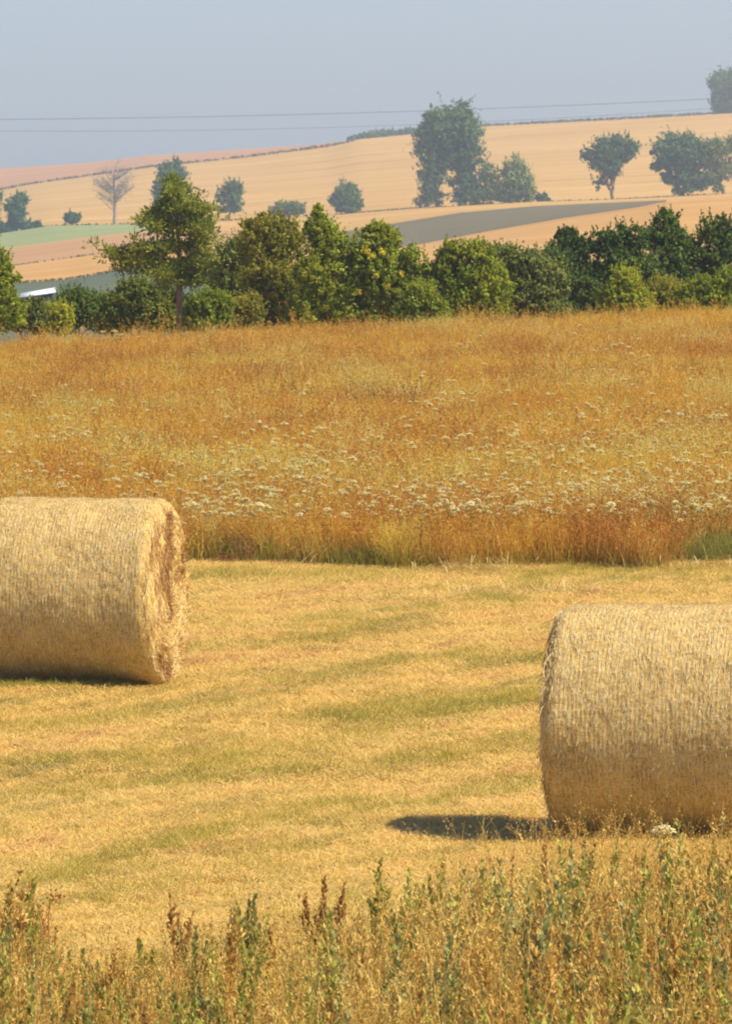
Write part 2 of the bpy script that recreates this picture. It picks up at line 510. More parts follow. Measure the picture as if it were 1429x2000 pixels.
# ------------------------------------------------------------------ trees
def crown(ells, D, n_leaf, leaf, blob=0.30, rnd=0.5, depth=0.8, seed=1, shoots=10, wisp=0.15):
    """ells: (cx, cy, rx, ry[, density]) in photo pixels, laid out at depth D and given real thickness"""
    if D > 300: n_leaf = int(n_leaf * 2.6); leaf *= 0.70; shoots = 5
    r = np.random.RandomState(seed)
    mpp = D / F
    E = []
    for e in ells:
        c = at(e[0], e[1], D)
        w = e[4] if len(e) > 4 else 1.0
        E.append((c, e[2] * mpp * 1.06, e[3] * mpp * 1.04, w))
    area = np.array([e[1] * e[2] * e[3] for e in E]); area = area / area.sum()
    parts = []
    for (c, rx, rz, w), ar in zip(E, area):
        ry = depth * max(rx, 0.6 * min(rx, rz))
        nb = max(5, int(10 + 120 * min(1, ar + 0.1)))
        nb = int(nb * (0.3 / blob) ** 1.3 * w)
        # sub clumps inside the ellipsoid, biased outward
        d = randdir(nb, r); rad = r.rand(nb) ** 0.5
        bc = c + d * np.array([rx, ry, rz]) * (rad * (1.04 - blob * 0.45))[:, None]
        br = blob * min(rx, rz) * (0.45 + 1.1 * r.rand(nb))
        bt = r.rand(nb)
        nl = max(8, int(n_leaf * ar / nb))
        for k in range(nb):
            dd = randdir(nl, r)
            rr = br[k] * (0.25 + 1.05 * r.rand(nl) ** 0.8)
            far = r.rand(nl) < wisp
            rr[far] *= 1.5
            P = bc[k] + dd * rr[:, None] * np.array([1.1, 1.1, 0.85])
            nr = unit(dd + rnd * r.randn(nl, 3) + np.array([0, 0, 0.25]))
            t = np.clip(0.55 * bt[k] + 0.45 * r.rand(nl), 0, 1)
            parts.append(leaves(P, nr, leaf * (0.6 + 0.8 * r.rand(nl)), 0.6, t, None, None, r))
        # leafy shoots breaking the outline
        ns = int(shoots * (0.4 + 5 * ar))
        for k in range(ns):
            d = unit(r.randn(3) + np.array([0, 0, .8])); s0 = c + d * np.array([rx, ry, rz]) * 0.85
            g = unit(d * .6 + np.array([0, 0, .9]) + .4 * r.randn(3)); ln = (0.25 + .75 * r.rand() ** 2) * min(rx, rz) * 1.0
            q = 16; tt = r.rand(q)
            P = s0 + g * (tt * ln)[:, None] + r.randn(q, 3) * ln * 0.10 * (1.2 - tt)[:, None]
            parts.append(leaves(P, randdir(q, r), leaf * (1.15 - .5 * tt), 0.55, np.clip(.3 + .6 * r.rand(q), 0, 1), None, None, r))
    return merge(parts)

def tree(name, label, cat, base_px, base_y, D, ells, n_leaf, leaf, mat, group=None, barkm='bark', trunks=None,
         blob=0.3, seed=1, wisp=0.15, rnd=0.5, base_z=None, tr=None, depth=0.8, shoots=10):
    """base at the terrain, crown from ellipses, trunk(s) from base to crown centre with limbs"""
    X = (base_px - 714.5) / F * D
    if base_z is None:
        base_z = float(gz(X, D)) if D <= 172 else hill_z(base_px, D)
    root = empty(name, (X, D, base_z))
    tag(root, label, cat, group)
    r = np.random.RandomState(seed + 100)
    v, f, a = crown(ells, D, n_leaf, leaf, blob, rnd, depth, seed, shoots=shoots, wisp=wisp)
    o = obj('crown' if cat == 'tree' else 'foliage', mesh_np('crown', v - np.array([X, D, base_z]), f, a, M[mat]), root)
    mpp = D / F
    parts = []
    b = np.array([X, D, base_z - 0.02])
    rr = tr if tr else max(0.012, 0.0022 * D * 0.25)
    big = sorted(ells, key=lambda e: -e[2] * e[3])[:7]
    if trunks is None:
        e = big[0]; trunks = [[(base_px, None), (e[0], e[1])]]
    joint = None
    for tk in trunks:
        pts = []
        for (px, py) in tk:
            pts.append(b.copy() + np.array([(px - base_px) * mpp, 0, 0]) if py is None else at(px, py, D))
        pts = np.array(pts); K = 8
        s = np.linspace(0, len(pts) - 1, K)
        P = np.stack([np.interp(s, np.arange(len(pts)), pts[:, j]) for j in range(3)], -1)
        P[1:-1] += r.randn(K - 2, 3) * rr * 0.5
        parts.append(tube(P, np.linspace(rr, rr * 0.35, K), 7))
        joint = P
        for e in big:
            c = at(e[0], e[1], D)
            for q in range(3):
                k = r.randint(K // 3, K)
                tgt = c + r.randn(3) * np.array([e[2], e[2] * .7, e[3]]) * mpp * 0.45
                s0 = P[k]; mid = (s0 + tgt) / 2 + np.array([0, 0, 0.1]) * np.linalg.norm(tgt - s0)
                parts.append(tube(np.array([s0, mid, tgt]), [rr * 0.35, rr * 0.22, rr * 0.06], 5))
    v, f, a = merge(parts)
    obj('trunk' if cat == 'tree' else 'stem', mesh_np('trunk', v - np.array([X, D, base_z]), f, a, M[barkm], True), root)
    return root

FT = 'trees along the far field edge'
def yb(px): return float(np.interp(px, pxs, YC['c5']))
D5 = 1100
tree('poplar_tree', 'left half of the tallest poplar pair, dark blue green', 'tree', 855, 406, D5,
     [(858, 240, 40, 38), (848, 280, 36, 48), (846, 325, 28, 42), (842, 372, 26, 32), (822, 390, 16, 12, .6), (872, 300, 22, 46), (868, 250, 22, 40)], 5200, 0.34, 'leaf_far', FT, seed=3, tr=0.35, blob=0.33)
tree('poplar_tree', 'right half of the tallest poplar pair, with rounded lighter top', 'tree', 898, 405, D5,
     [(890, 233, 36, 34), (902, 262, 36, 42), (910, 310, 32, 48), (905, 362, 28, 40), (932, 380, 18, 24), (882, 290, 22, 50)], 5200, 0.34, 'leaf_far', FT, seed=4, tr=0.35, blob=0.33)
tree('birch_tree', 'thin see-through tree between the poplars and the small rounded poplar', 'tree', 955, 402, D5,
     [(948, 345, 18, 36), (966, 355, 18, 34), (950, 382, 22, 20), (975, 382, 18, 18)], 1300, 0.28, 'leaf_far2', FT, 'bark_pale', seed=5, tr=0.14)
tree('poplar_tree', 'small rounded green poplar right of the thin see-through tree', 'tree', 1010, 399, D5,
     [(1000, 330, 22, 28), (1012, 355, 30, 34), (1006, 378, 32, 22), (1028, 375, 18, 22)], 3000, 0.3, 'leaf_far2', FT, seed=6, tr=0.22)
tree('bush', 'low dark bush at the foot of the small rounded poplar', 'bush', 1058, 397, D5,
     [(1058, 389, 15, 9)], 500, 0.28, 'leaf_far', seed=7, tr=0.08)
tree('field_tree', 'lone round tree on a bare trunk with a low side branch', 'tree', 1195, 391, D5,
     [(1193, 288, 38, 26), (1163, 300, 26, 20), (1220, 290, 24, 26), (1180, 310, 34, 24), (1215, 300, 24, 28), (1190, 320, 30, 20), (1166, 356, 15, 14, .35), (1140, 300, 12, 9, .5), (1234, 288, 14, 14, .5), (1193, 335, 20, 14)], 4200, 0.30, 'leaf_far', FT,
     trunks=[[(1195, None), (1194, 350), (1190, 290)], [(1194, 372), (1182, 362), (1168, 358)]], seed=8, tr=0.26)
tree('field_tree', 'broad dark tree with a lobed crown reaching the ground', 'tree', 1330, 383, D5,
     [(1320, 290, 40, 30), (1300, 300, 30, 26), (1350, 300, 34, 36), (1330, 335, 34, 24), (1360, 355, 30, 22), (1305, 350, 22, 14), (1325, 372, 14, 10), (1285, 325, 16, 10)], 6500, 0.34, 'leaf_far', FT, seed=9, tr=0.35)
tree('birch_tree', 'pale loose tree at the right edge beside the broad dark tree', 'tree', 1412, 378, D5,
     [(1386, 300, 22, 30), (1388, 350, 16, 22), (1405, 290, 22, 22), (1430, 285, 24, 24), (1400, 330, 16, 28), (1425, 335, 20, 30), (1405, 365, 12, 12)], 2200, 0.28, 'leaf_far2', FT, 'bark_pale', seed=10, tr=0.2)
tree('ridge_tree', 'dense dark tree standing on the ridge at the top right', 'tree', 1420, 222, 1880,
     [(1412, 165, 26, 28), (1440, 158, 34, 28), (1405, 200, 22, 20), (1440, 195, 36, 26)], 4200, 0.5, 'leaf_far', seed=11, tr=0.45, blob=0.36)
tree('field_tree', 'round small tree alone at the foot of the orange field', 'tree', 676, 418, D5,
     [(676, 378, 22, 22), (662, 392, 18, 16), (692, 392, 16, 18), (678, 408, 26, 9)], 2800, 0.3, 'leaf_far', FT, seed=12, tr=0.2)
tree('bush', 'low dark bush left of the round small tree', 'bush', 577, 425, D5,
     [(578, 408, 20, 13), (560, 414, 12, 9)], 900, 0.28, 'leaf_far', seed=13, tr=0.1)
tree('bush', 'wispy pale bush left of the low dark bush', 'bush', 545, 428, D5,
     [(548, 402, 14, 10, .5), (535, 416, 10, 12, .6)], 260, 0.24, 'leaf_far2', seed=14, tr=0.08)
tree('field_tree', 'grey green tree whose top shows behind the pine', 'tree', 325, 438, D5,
     [(335, 335, 28, 24), (318, 365, 20, 28), (340, 375, 30, 26), (315, 405, 18, 24), (340, 410, 30, 24)], 3200, 0.32, 'leaf_far', FT, seed=15, tr=0.24)
tree('field_tree', 'airy blue grey tree with gaps, just right of the pine', 'tree', 448, 436, D5,
     [(455, 372, 22, 19), (440, 385, 20, 16, .6), (462, 398, 16, 16, .6), (440, 410, 22, 10, .5)], 1500, 0.28, 'leaf_far', FT, seed=16, tr=0.16)
tree('bush', 'small dark bush alone between the left tree and the bare tree', 'bush', 141, 440, D5,
     [(141, 426, 16, 11)], 600, 0.26, 'leaf_far', seed=17, tr=0.08)
tree('field_tree', 'ragged tree with a dense dark heart at the left edge', 'tree', 34, 452, D5,
     [(38, 392, 18, 16, .6), (34, 415, 20, 16), (33, 432, 16, 18), (18, 400, 12, 12, .5)], 2000, 0.3, 'leaf_far', FT, seed=18, tr=0.2)
tree('bush', 'low bush under the right side of the ragged left tree', 'bush', 66, 452, D5,
     [(62, 443, 22, 11)], 600, 0.28, 'leaf_far', seed=19, tr=0.08)
tree('bush', 'low bush under the left side of the ragged left tree', 'bush', 8, 457, D5,
     [(5, 446, 22, 12)], 600, 0.28, 'leaf_far', seed=20, tr=0.08)
tree('field_tree', 'tree cut by the left edge of the picture', 'tree', -14, 455, D5,
     [(-18, 385, 22, 24), (-22, 420, 22, 20)], 1200, 0.3, 'leaf_far', FT, seed=21, tr=0.2)

def bare_tree(px, D, ytop, label):
    X = (px - 714.5) / F * D; bz = hill_z(px, D)
    root = empty('bare_tree', (X, D, bz)); tag(root, label, 'tree', FT)
    r = np.random.RandomState(5)
    H = zat(ytop, D) - bz
    tr_parts = [tube(np.array([[0, 0, 0], [0.1, 0, H * .4], [-.05, .1, H * .75], [0, 0, H]]), [.24, .17, .10, .03], 7)]
    br = []
    for k in range(46):
        h = H * (0.22 + 0.75 * r.rand()); s = np.array([0, 0, h]); th = r.rand() * 6.28
        ln = (H - h) * 0.45 + 1.3 + r.rand() * 1.2
        ln = min(ln, 3.1)
        e = s + np.array([math.cos(th) * ln, math.sin(th) * ln, ln * (0.35 + .5 * r.rand())])
        m = (s + e) / 2 + r.randn(3) * .15
        br.append(tube(np.array([s, m, e]), [.06, .04, .015], 4))
        for q in range(16):
            t = 0.25 + .7 * r.rand(); p = s * (1 - t) + e * t
            d = unit(r.randn(3) + np.array([0, 0, .6])) * (0.5 + .9 * r.rand())
            br.append(tube(np.array([p, p + d * .5 + r.randn(3) * .05, p + d]), [.022, .016, .01], 3))
    v, f, a = merge(tr_parts); obj('trunk', mesh_np('trunk', v, f, a, M['bark_pale'], True), root)
    v, f, a = merge(br); obj('branches', mesh_np('branches', v, f, a, M['bark_pale']), root)
bare_tree(224, D5, 330, 'leafless grey tree standing above the pale green strip')

# row of low scrub on the skyline left of the poplars
for k, (px, w, h) in enumerate([(693, 16, 5), (712, 18, 8), (735, 22, 10), (762, 22, 9), (788, 20, 8), (806, 16, 8)]):
    yl = float(np.interp(px, pxs, YC['c7']))
    tree('scrub', ['first', 'second', 'third', 'fourth', 'fifth', 'sixth'][k] + ' from the left of six low dark bushes on the skyline left of the poplars', 'bush', px, yl, 1890,
         [(px, yl - h * .3, w, h)], 260, 0.42, 'leaf_far', 'skyline scrub left of the poplars', seed=40 + k, tr=0.1)
# thin dark verge on the skyline and the two field edges: uncountable weeds
def verge(name, label, key, lo, hi, D, n, hgt, mat, dy=0, seed=3):
    r = np.random.RandomState(seed)
    px = r.uniform(lo, hi, n); X = (px - 714.5) / F * D
    z = np.array([hill_z(p, D) for p in px])
    P = np.stack([X, D + r.uniform(-2, 2, n), z + r.rand(n) * hgt * (0.3 + 0.7 * vnoise(np.stack([X, X * 0, X * 0], -1), 0.08, 4))], -1)
    v, f, a = leaves(P, randdir(n, r), (0.3 + .25 * r.rand(n)) * D / 1900, .7, None, None, None, r)
    tag(obj(name, mesh_np(name, v, f, a, M[mat])), label, None, None, 'stuff')
verge('field_verge', 'thin dark verge along the ridge line', 'c7', 820, 2400, 1900, 2600, .8, 'leaf_verge')
verge('field_verge', 'dark weedy verge between pink and orange fields', 'c6', -700, 690, 1650, 1500, .8, 'leaf_verge', seed=4)
verge('field_verge', 'weedy edge above the grey green field', 'c2', -500, 440, 420, 700, 0.12, 'leaf_verge', seed=5)
verge('field_verge', 'weedy edge between tan and orange strips', 'c3', -500, 640, 560, 500, 0.08, 'leaf_verge', seed=6)
verge('field_verge', 'short weeds along the foot of the orange field', 'c5', -600, 2200, 1100, 900, 0.16, 'leaf_verge', seed=7)

# ------------------------------------------------------------------ near hedge and pine
H1 = 'bushes along the back of the meadow'
def bush(label, base_px, D, ells, mat, n=6000, leaf=0.045, seed=1, blob=0.21, name='bush', **kw):
    # fill the skirt of the bush down to the grass
    e_ = np.array([[e[0], e[1], e[2], e[3]] for e in ells]); lo = (e_[:, 0] - e_[:, 2]).min(); hi = (e_[:, 0] + e_[:, 2]).max(); top = (e_[:, 1] - e_[:, 3]).min()
    mid = (lo + hi) / 2; w_ = (hi - lo) / 2
    ells = list(ells) + [(mid - w_ * .5, 622, w_ * .6, 32), (mid + w_ * .5, 618, w_ * .6, 32), (mid, max(min(600, (top + 640) / 2 + 20), top + 14), w_ * .75, max(8, min(38, max(min(600, (top + 640) / 2 + 20), top + 14) - top - 6)))]
    ells = [(e[0], max(e[1], top + e[3] * .9), *e[2:]) for e in ells]
    n = int(n * 2.7); leaf *= 0.66; kw.setdefault('shoots', 62)
    return tree(name, label, 'bush', base_px, 0, D, ells, n, leaf, mat, H1, blob=blob, seed=seed, tr=kw.pop('tr', 0.03), **kw)
bush('bright green bush cut by the left edge of the picture', 5, 127,
     [(-12, 528, 34, 44), (-8, 585, 34, 46), (-30, 560, 50, 76), (34, 545, 12, 7, .5), (-10, 620, 36, 30)], 'leaf_bright', 7000, 0.05, 51)
bush('small bright bush right of the left edge bush', 80, 131, [(80, 620, 26, 22), (110, 635, 30, 16)], 'leaf_mid', 2500, 0.04, 52)
bush('dark green bush under the white shed roof, left of the pine', 155, 138, [(145, 595, 34, 30), (180, 610, 40, 28), (120, 620, 30, 24)], 'leaf_dark', 6000, 0.045, 53)
bush('olive and dark bush at the left foot of the pine', 275, 136, [(275, 565, 46, 22), (250, 590, 46, 26), (300, 600, 40, 30), (225, 615, 40, 20), (330, 590, 20, 20, .6)], 'leaf_pine', 8000, 0.045, 54)
bush('blackish bush low between the dark and olive bushes', 225, 139, [(215, 605, 36, 22), (290, 615, 50, 20)], 'leaf_dark', 4500, 0.045, 55)
bush('vivid green bush at the right foot of the pine', 408, 129, [(395, 605, 28, 26), (425, 600, 28, 28), (410, 630, 42, 20), (375, 615, 14, 18)], 'leaf_bright', 5000, 0.05, 56)
bush('grey green bush right of the pine', 455, 137, [(440, 520, 34, 38), (470, 500, 34, 40), (450, 570, 44, 44), (480, 560, 34, 50), (430, 545, 20, 30, .5)], 'leaf_grey', 7000, 0.045, 57)
bush('tall olive bush with a loose top, tallest left of the spiky one', 535, 134,
     [(530, 440, 40, 24, .6), (505, 470, 40, 40), (555, 470, 44, 42), (520, 530, 50, 50), (560, 580, 56, 50), (500, 590, 40, 44), (485, 440, 18, 10, .4)], 'leaf_olive', 12000, 0.045, 58)
bush('olive bush with a narrow spiky top', 625, 133,
     [(622, 420, 12, 18, .8), (620, 450, 30, 24), (640, 480, 34, 40), (615, 530, 46, 50), (650, 585, 40, 44), (600, 600, 40, 36)], 'leaf_mid', 11000, 0.045, 59)
bush('green bush flecked with yellow leaves', 745, 133,
     [(735, 455, 28, 18), (755, 470, 26, 24), (700, 495, 34, 34), (745, 520, 44, 46), (800, 525, 36, 40), (780, 575, 56, 42), (710, 580, 44, 44)], 'leaf_mid', 12000, 0.052, 60)
bush('small yellow green bush below the gap in the hedge', 825, 130, [(820, 590, 30, 34), (845, 605, 26, 20), (800, 610, 24, 22)], 'leaf_bright', 3600, 0.045, 61)
bush('bright green bush right of the gap in the hedge', 915, 133,
     [(885, 495, 30, 22), (930, 500, 40, 26), (865, 540, 26, 40), (915, 555, 46, 46), (960, 560, 40, 40), (905, 590, 40, 26)], 'leaf_bright', 9500, 0.05, 62)
bush('grey green bush between bright and dark bushes', 1040, 135,
     [(1000, 505, 32, 22), (1030, 520, 40, 32), (1070, 560, 44, 44), (1010, 570, 42, 40), (1050, 590, 50, 28)], 'leaf_grey', 8000, 0.045, 63)
bush('dark bush with a pointed left shoulder', 1120, 150,
     [(1105, 462, 22, 16), (1115, 490, 44, 30), (1110, 535, 46, 40), (1150, 560, 46, 40)], 'leaf_dark', 9000, 0.055, 64)
bush('dark bush with a knobbly flat top', 1215, 150,
     [(1180, 478, 34, 26), (1225, 470, 40, 30), (1205, 520, 50, 40), (1250, 540, 46, 46), (1210, 570, 50, 34)], 'leaf_dark', 10000, 0.055, 65)
bush('dark bush rising highest in the right part of the hedge', 1310, 151,
     [(1302, 432, 24, 20), (1300, 470, 44, 30), (1320, 500, 50, 40), (1300, 560, 56, 46), (1350, 550, 40, 50)], 'leaf_dark', 10500, 0.055, 66)
bush('dark bush cut by the right edge of the picture', 1410, 151,
     [(1395, 450, 36, 26), (1440, 460, 40, 36), (1400, 500, 44, 40), (1430, 540, 50, 50), (1500, 500, 60, 60), (1520, 560, 60, 50)], 'leaf_dark', 9000, 0.055, 67)
bush('lighter green bush low in front of the knobbly dark bush', 1215, 133, [(1220, 560, 34, 34), (1195, 585, 36, 24), (1250, 590, 26, 20)], 'leaf_mid', 5000, 0.045, 68)
bush('yellow green bush low at the right edge', 1395, 132, [(1380, 565, 44, 22), (1350, 578, 36, 20), (1420, 555, 36, 24, .7), (1405, 585, 44, 18)], 'leaf_bright', 5500, 0.045, 69)
bush('mixed green bush low between the two lighter right bushes', 1300, 134, [(1290, 575, 36, 28), (1320, 580, 32, 24)], 'leaf_olive', 4500, 0.045, 70)

bush('low grey green bush between the small bright bush and the left edge bush', 48, 130, [(45, 612, 24, 22), (60, 630, 26, 14)], 'leaf_grey', 2400, 0.04, 71)
bush('low dark bush under the middle of the pine', 345, 136, [(340, 600, 26, 26), (365, 615, 22, 20)], 'leaf_dark', 3200, 0.04, 72)
bush('low olive bush in front of the grey green one, right of the pine', 470, 130, [(460, 615, 24, 18), (490, 605, 22, 26)], 'leaf_olive', 3000, 0.04, 73)
bush('low dark filler bush behind the bright bushes left of the flecked one', 690, 137, [(680, 560, 40, 60), (705, 520, 30, 40)], 'leaf_dark', 4600, 0.045, 74)
bush('small dark bush in the dip of the hedge', 850, 137, [(848, 560, 24, 36), (842, 590, 30, 30)], 'leaf_dark', 2800, 0.045, 75)
bush('dark bush half hidden between bright and grey green bushes', 975, 138, [(975, 530, 40, 44), (990, 570, 36, 36)], 'leaf_dark', 4200, 0.045, 76)
bush('dark bush half hidden behind the grey green one on its right', 1080, 141, [(1078, 540, 36, 50), (1060, 580, 36, 34)], 'leaf_dark', 4200, 0.05, 77)

# yellow leaf sprigs belong to the flecked bush
fleck = [o for o in COL.objects if o.get('label', '').startswith('green bush flecked')][0]
ys_ = []
for (px, py, s) in [(715, 488, 7), (722, 498, 6), (745, 492, 5), (785, 535, 6), (757, 560, 4), (700, 570, 4), (735, 540, 4)]:
    c = at(px, py, 132.4) - np.array(fleck.location)
    P = c + rs.randn(26, 3) * s * 132 / F * 0.55
    ys_.append(leaves(P, randdir(26), 0.035, 0.6))
v, f, a = merge(ys_); o = obj('yellow_leaves', mesh_np('yellow_leaves', v, f, a, M['leaf_yellow']), fleck); o['kind'] = 'stuff'

def pine():
    D = 134.5; px = 351; X = (px - 714.5) / F * D; z0 = float(gz(X, D))
    root = empty('pine_tree', (X, D, z0)); tag(root, 'spreading pine with a pale brown trunk and long left branch', 'tree')
    off = np.array([X, D, z0]); r = np.random.RandomState(77)
    tp = np.array([[X, D, z0 - 0.02]] + [list(at(a, b, D)) for a, b in [(350, 590), (352, 520), (347, 455), (343, 400), (340, 362)]])
    v, f, a = tube(tp - off, [.062, .054, .046, .034, .024, .010], 9)
    trunk = obj('trunk', mesh_np('trunk', v, f, a, M['bark_pine'], True), root)
    # boughs: (start y on trunk, tip px, tip py, puffs)
    boughs = [(395, 325, 385, 3), (380, 362, 378, 3), (430, 300, 418, 4), (430, 385, 405, 4), (450, 405, 430, 4), (455, 285, 440, 4),
              (480, 395, 470, 5), (480, 300, 490, 5), (505, 265, 500, 6), (520, 215, 502, 9), (520, 245, 530, 6), (535, 400, 520, 5),
              (545, 300, 540, 4), (550, 410, 548, 4), (420, 345, 400, 3), (370, 340, 352, 3), (500, 330, 480, 3), (515, 385, 500, 3), (400, 400, 415, 3),
              (470, 345, 440, 3), (455, 415, 460, 3), (530, 335, 520, 3), (440, 408, 408, 4), (430, 385, 385, 3), (460, 420, 445, 3), (470, 275, 430, 4), (490, 265, 475, 4), (520, 195, 488, 6), (480, 410, 500, 4), (500, 420, 530, 4), (410, 318, 400, 3), (380, 335, 370, 2), (520, 380, 560, 4), (525, 320, 560, 4)]
    bparts = []; lparts = []
    for (sy, tx, ty, n) in boughs:
        s = np.array([np.interp(sy, [362, 400, 455, 520, 590], [340, 343, 347, 352, 350]), sy])
        P0 = at(s[0], s[1], D); P1 = at(tx, ty, D + r.uniform(-.45, .45))
        mid = (P0 + P1) / 2 + np.array([0, 0, -0.03])
        bparts.append(tube(np.array([P0, mid, P1]) - off, [.022, .014, .005], 5))
        ln = np.linalg.norm(P1 - P0)
        npf = max(5, int(n * 2.6))
        for k in range(npf):
            t = 0.30 + 0.75 * (k + r.rand()) / npf
            c = P0 * (1 - t) + P1 * t + r.randn(3) * np.array([.06, .12, .05])
            q = 42
            # needle tufts: elongated thin leaves radiating outward and up
            dd = unit(r.randn(q, 3) + np.array([0, 0, .5]))
            rad = (0.03 + .17 * r.rand(q))
            C = c + dd * rad[:, None] * np.array([1.25, 1.25, .75])
            nn = unit(np.cross(dd, randdir(q, r)))
            lparts.append(leaves(C - off, nn, 0.045 * (.6 + .8 * r.rand(q)), 0.33, np.clip(r.rand() * .5 + .5 * r.rand(q), 0, 1), None, dd, r))
    v, f, a = merge(bparts); obj('branches', mesh_np('branches', v, f, a, M['bark_pine']), root)
    v, f, a = merge(lparts); obj('crown', mesh_np('crown', v, f, a, M['leaf_pine']), root)
pine()

# ------------------------------------------------------------------ white roofed shed in the valley, overhead wires
def plain(name, c, rough=0.6):
    m, nt, out = new_mat(name)
    geo = N(nt, 'ShaderNodeNewGeometry')
    n = noise(nt, geo.outputs['Position'], 3, 3)
    finish(nt, out, ramp(nt, [(0.3, tuple(x * .88 for x in c)), (0.7, c)], n), rough)
    return m
M['white'] = plain('white_sheet', (0.85, 0.84, 0.80)); M['wall'] = plain('grey_boards', (0.08, 0.08, 0.075))
def shed():
    D = 330.; a = at(38, 584, D); b = at(104, 572, D)
    L = np.linalg.norm(b - a); root = empty('shed', (float(a[0]), D, float(min(a[2], b[2])) - 0.35)); tag(root, 'low shed with a white roof behind the left edge bush', 'shed')
    zr = 0.38; slope = (b[2] - a[2])
    V, Fq, _ = box(0, L, 0, 1.6, -0.6, 0.36); V[[1, 3, 5, 7], 2] += slope
    obj('wall', mesh_np('wall', V, Fq, None, M['wall']), root)
    V = np.array([(-.08, -.12, .36), (L + .08, -.12, .36 + slope), (L + .08, .8, .52 + slope), (-.08, .8, .52), (-.08, 1.75, .36), (L + .08, 1.75, .36 + slope)])
    V2 = V + np.array([0, 0, .05]); V = np.concatenate([V, V2])
    Fq = np.array([(0, 3, 2, 1), (3, 4, 5, 2), (6, 7, 8, 9), (9, 8, 11, 10), (0, 1, 7, 6), (4, 10, 11, 5), (0, 6, 9, 3), (3, 9, 10, 4), (1, 2, 8, 7), (2, 5, 11, 8)])
    obj('roof', mesh_np('roof', V, Fq, None, M['white']), root)
shed()
M['wire'] = plain('wire', (0.10, 0.10, 0.11))
def wire(label, pts, D, rad):
    p = np.array(pts, float); xs_ = np.linspace(-1400, 3200, 80)
    q = np.polyfit(p[:, 0], p[:, 1], 2); y = np.polyval(q, np.clip(xs_, -900, 2600))
    P = np.array([at(a, b, D) for a, b in zip(xs_, y)])
    v, f, a = tube(P, [rad] * len(P), 5)
    tag(obj('power_line', mesh_np('power_line', v, f, a, M['wire'])), label, 'cable', 'overhead lines over the ridge')
wire('upper overhead wire crossing the whole sky', [(0, 233), (540, 226), (810, 216), (1100, 206), (1375, 194)], 950, 0.028)
wire('lower fainter overhead wire left of the poplars', [(0, 256), (300, 255), (560, 252), (760, 245)], 1000, 0.02)

# ------------------------------------------------------------------ instanced grass
def proto(name, parts, mat):
    v, f, a = merge(parts)
    return bpy.data.objects.new(name, mesh_np(name, v, f, a, mat))      # never linked: only a source for scattering

def scatter(name, label, protos, pts, rotz, scale, idx, tilt=None):
    pc = bpy.data.collections.new(name + '_source')
    for i, p in enumerate(protos):
        p.name = 'a%02d' % i; pc.objects.link(p)
    n = len(pts)
    me = bpy.data.meshes.new(name); me.vertices.add(n)
    me.vertices.foreach_set('co', np.asarray(pts, np.float32).ravel())
    rot = np.zeros((n, 3), np.float32); rot[:, 2] = rotz
    if tilt is not None: rot[:, :2] = tilt
    at_ = me.attributes.new('rot', 'FLOAT_VECTOR', 'POINT'); at_.data.foreach_set('vector', rot.ravel())
    at_ = me.attributes.new('scl', 'FLOAT', 'POINT'); at_.data.foreach_set('value', np.asarray(scale, np.float32))
    at_ = me.attributes.new('idx', 'INT', 'POINT'); at_.data.foreach_set('value', np.asarray(idx, np.int32))
    o = obj(name, me); tag(o, label, None, None, 'stuff')
    ng = bpy.data.node_groups.new(name, 'GeometryNodeTree')
    ng.interface.new_socket('Geometry', in_out='INPUT', socket_type='NodeSocketGeometry')
    ng.interface.new_socket('Geometry', in_out='OUTPUT', socket_type='NodeSocketGeometry')
    gi = ng.nodes.new('NodeGroupInput'); go = ng.nodes.new('NodeGroupOutput')
    iop = ng.nodes.new('GeometryNodeInstanceOnPoints')
    ci = ng.nodes.new('GeometryNodeCollectionInfo')
    ci.inputs['Collection'].default_value = pc
    ci.inputs['Separate Children'].default_value = True
    ci.inputs['Reset Children'].default_value = True
    def na(nm, t):
        x = ng.nodes.new('GeometryNodeInputNamedAttribute'); x.data_type = t; x.inputs[0].default_value = nm
        return x.outputs[0]
    ng.links.new(gi.outputs[0], iop.inputs['Points'])
    ng.links.new(ci.outputs[0], iop.inputs['Instance'])
    iop.inputs['Pick Instance'].default_value = True
    ng.links.new(na('idx', 'INT'), iop.inputs['Instance Index'])
    ng.links.new(na('rot', 'FLOAT_VECTOR'), iop.inputs['Rotation'])
    ng.links.new(na('scl', 'FLOAT'), iop.inputs['Scale'])
    ng.links.new(iop.outputs[0], go.inputs[0])
    md = o.modifiers.new('scatter', 'NODES'); md.node_group = ng
    return o

def grass_tuft(n, spread, h0, h1, w, lean, K=4, droop=0.3, r=rs, th0=None, thw=6.28):
    base = np.zeros((n, 3)); base[:, :2] = r.randn(n, 2) * spread
    th = r.rand(n) * 6.28 if th0 is None else th0 + r.randn(n) * thw
    out = np.stack([np.cos(th), np.sin(th), np.zeros(n)], -1)
    H = r.uniform(h0, h1, n); ln = H * lean * (0.3 + r.rand(n))
    t = np.linspace(0, 1, K)
    P = base[:, None, :] + out[:, None, :] * (ln[:, None] * t[None] ** 1.8)[..., None]
    P[..., 2] += H[:, None] * (t[None] - droop * t[None] ** 3 * r.rand(n)[:, None])
    side = np.stack([-np.sin(th), np.cos(th), np.zeros(n)], -1)
    a2 = r.rand(n) * 3.14; side = unit(side * np.cos(a2)[:, None] + out * np.sin(a2)[:, None] * 0.8)
    W = w * np.linspace(1, 0.15, K)
    hh = np.broadcast_to(P[..., 2] / max(h1, 1e-6), (n, K))
    return ribbons(P, W, side, None, hh), P

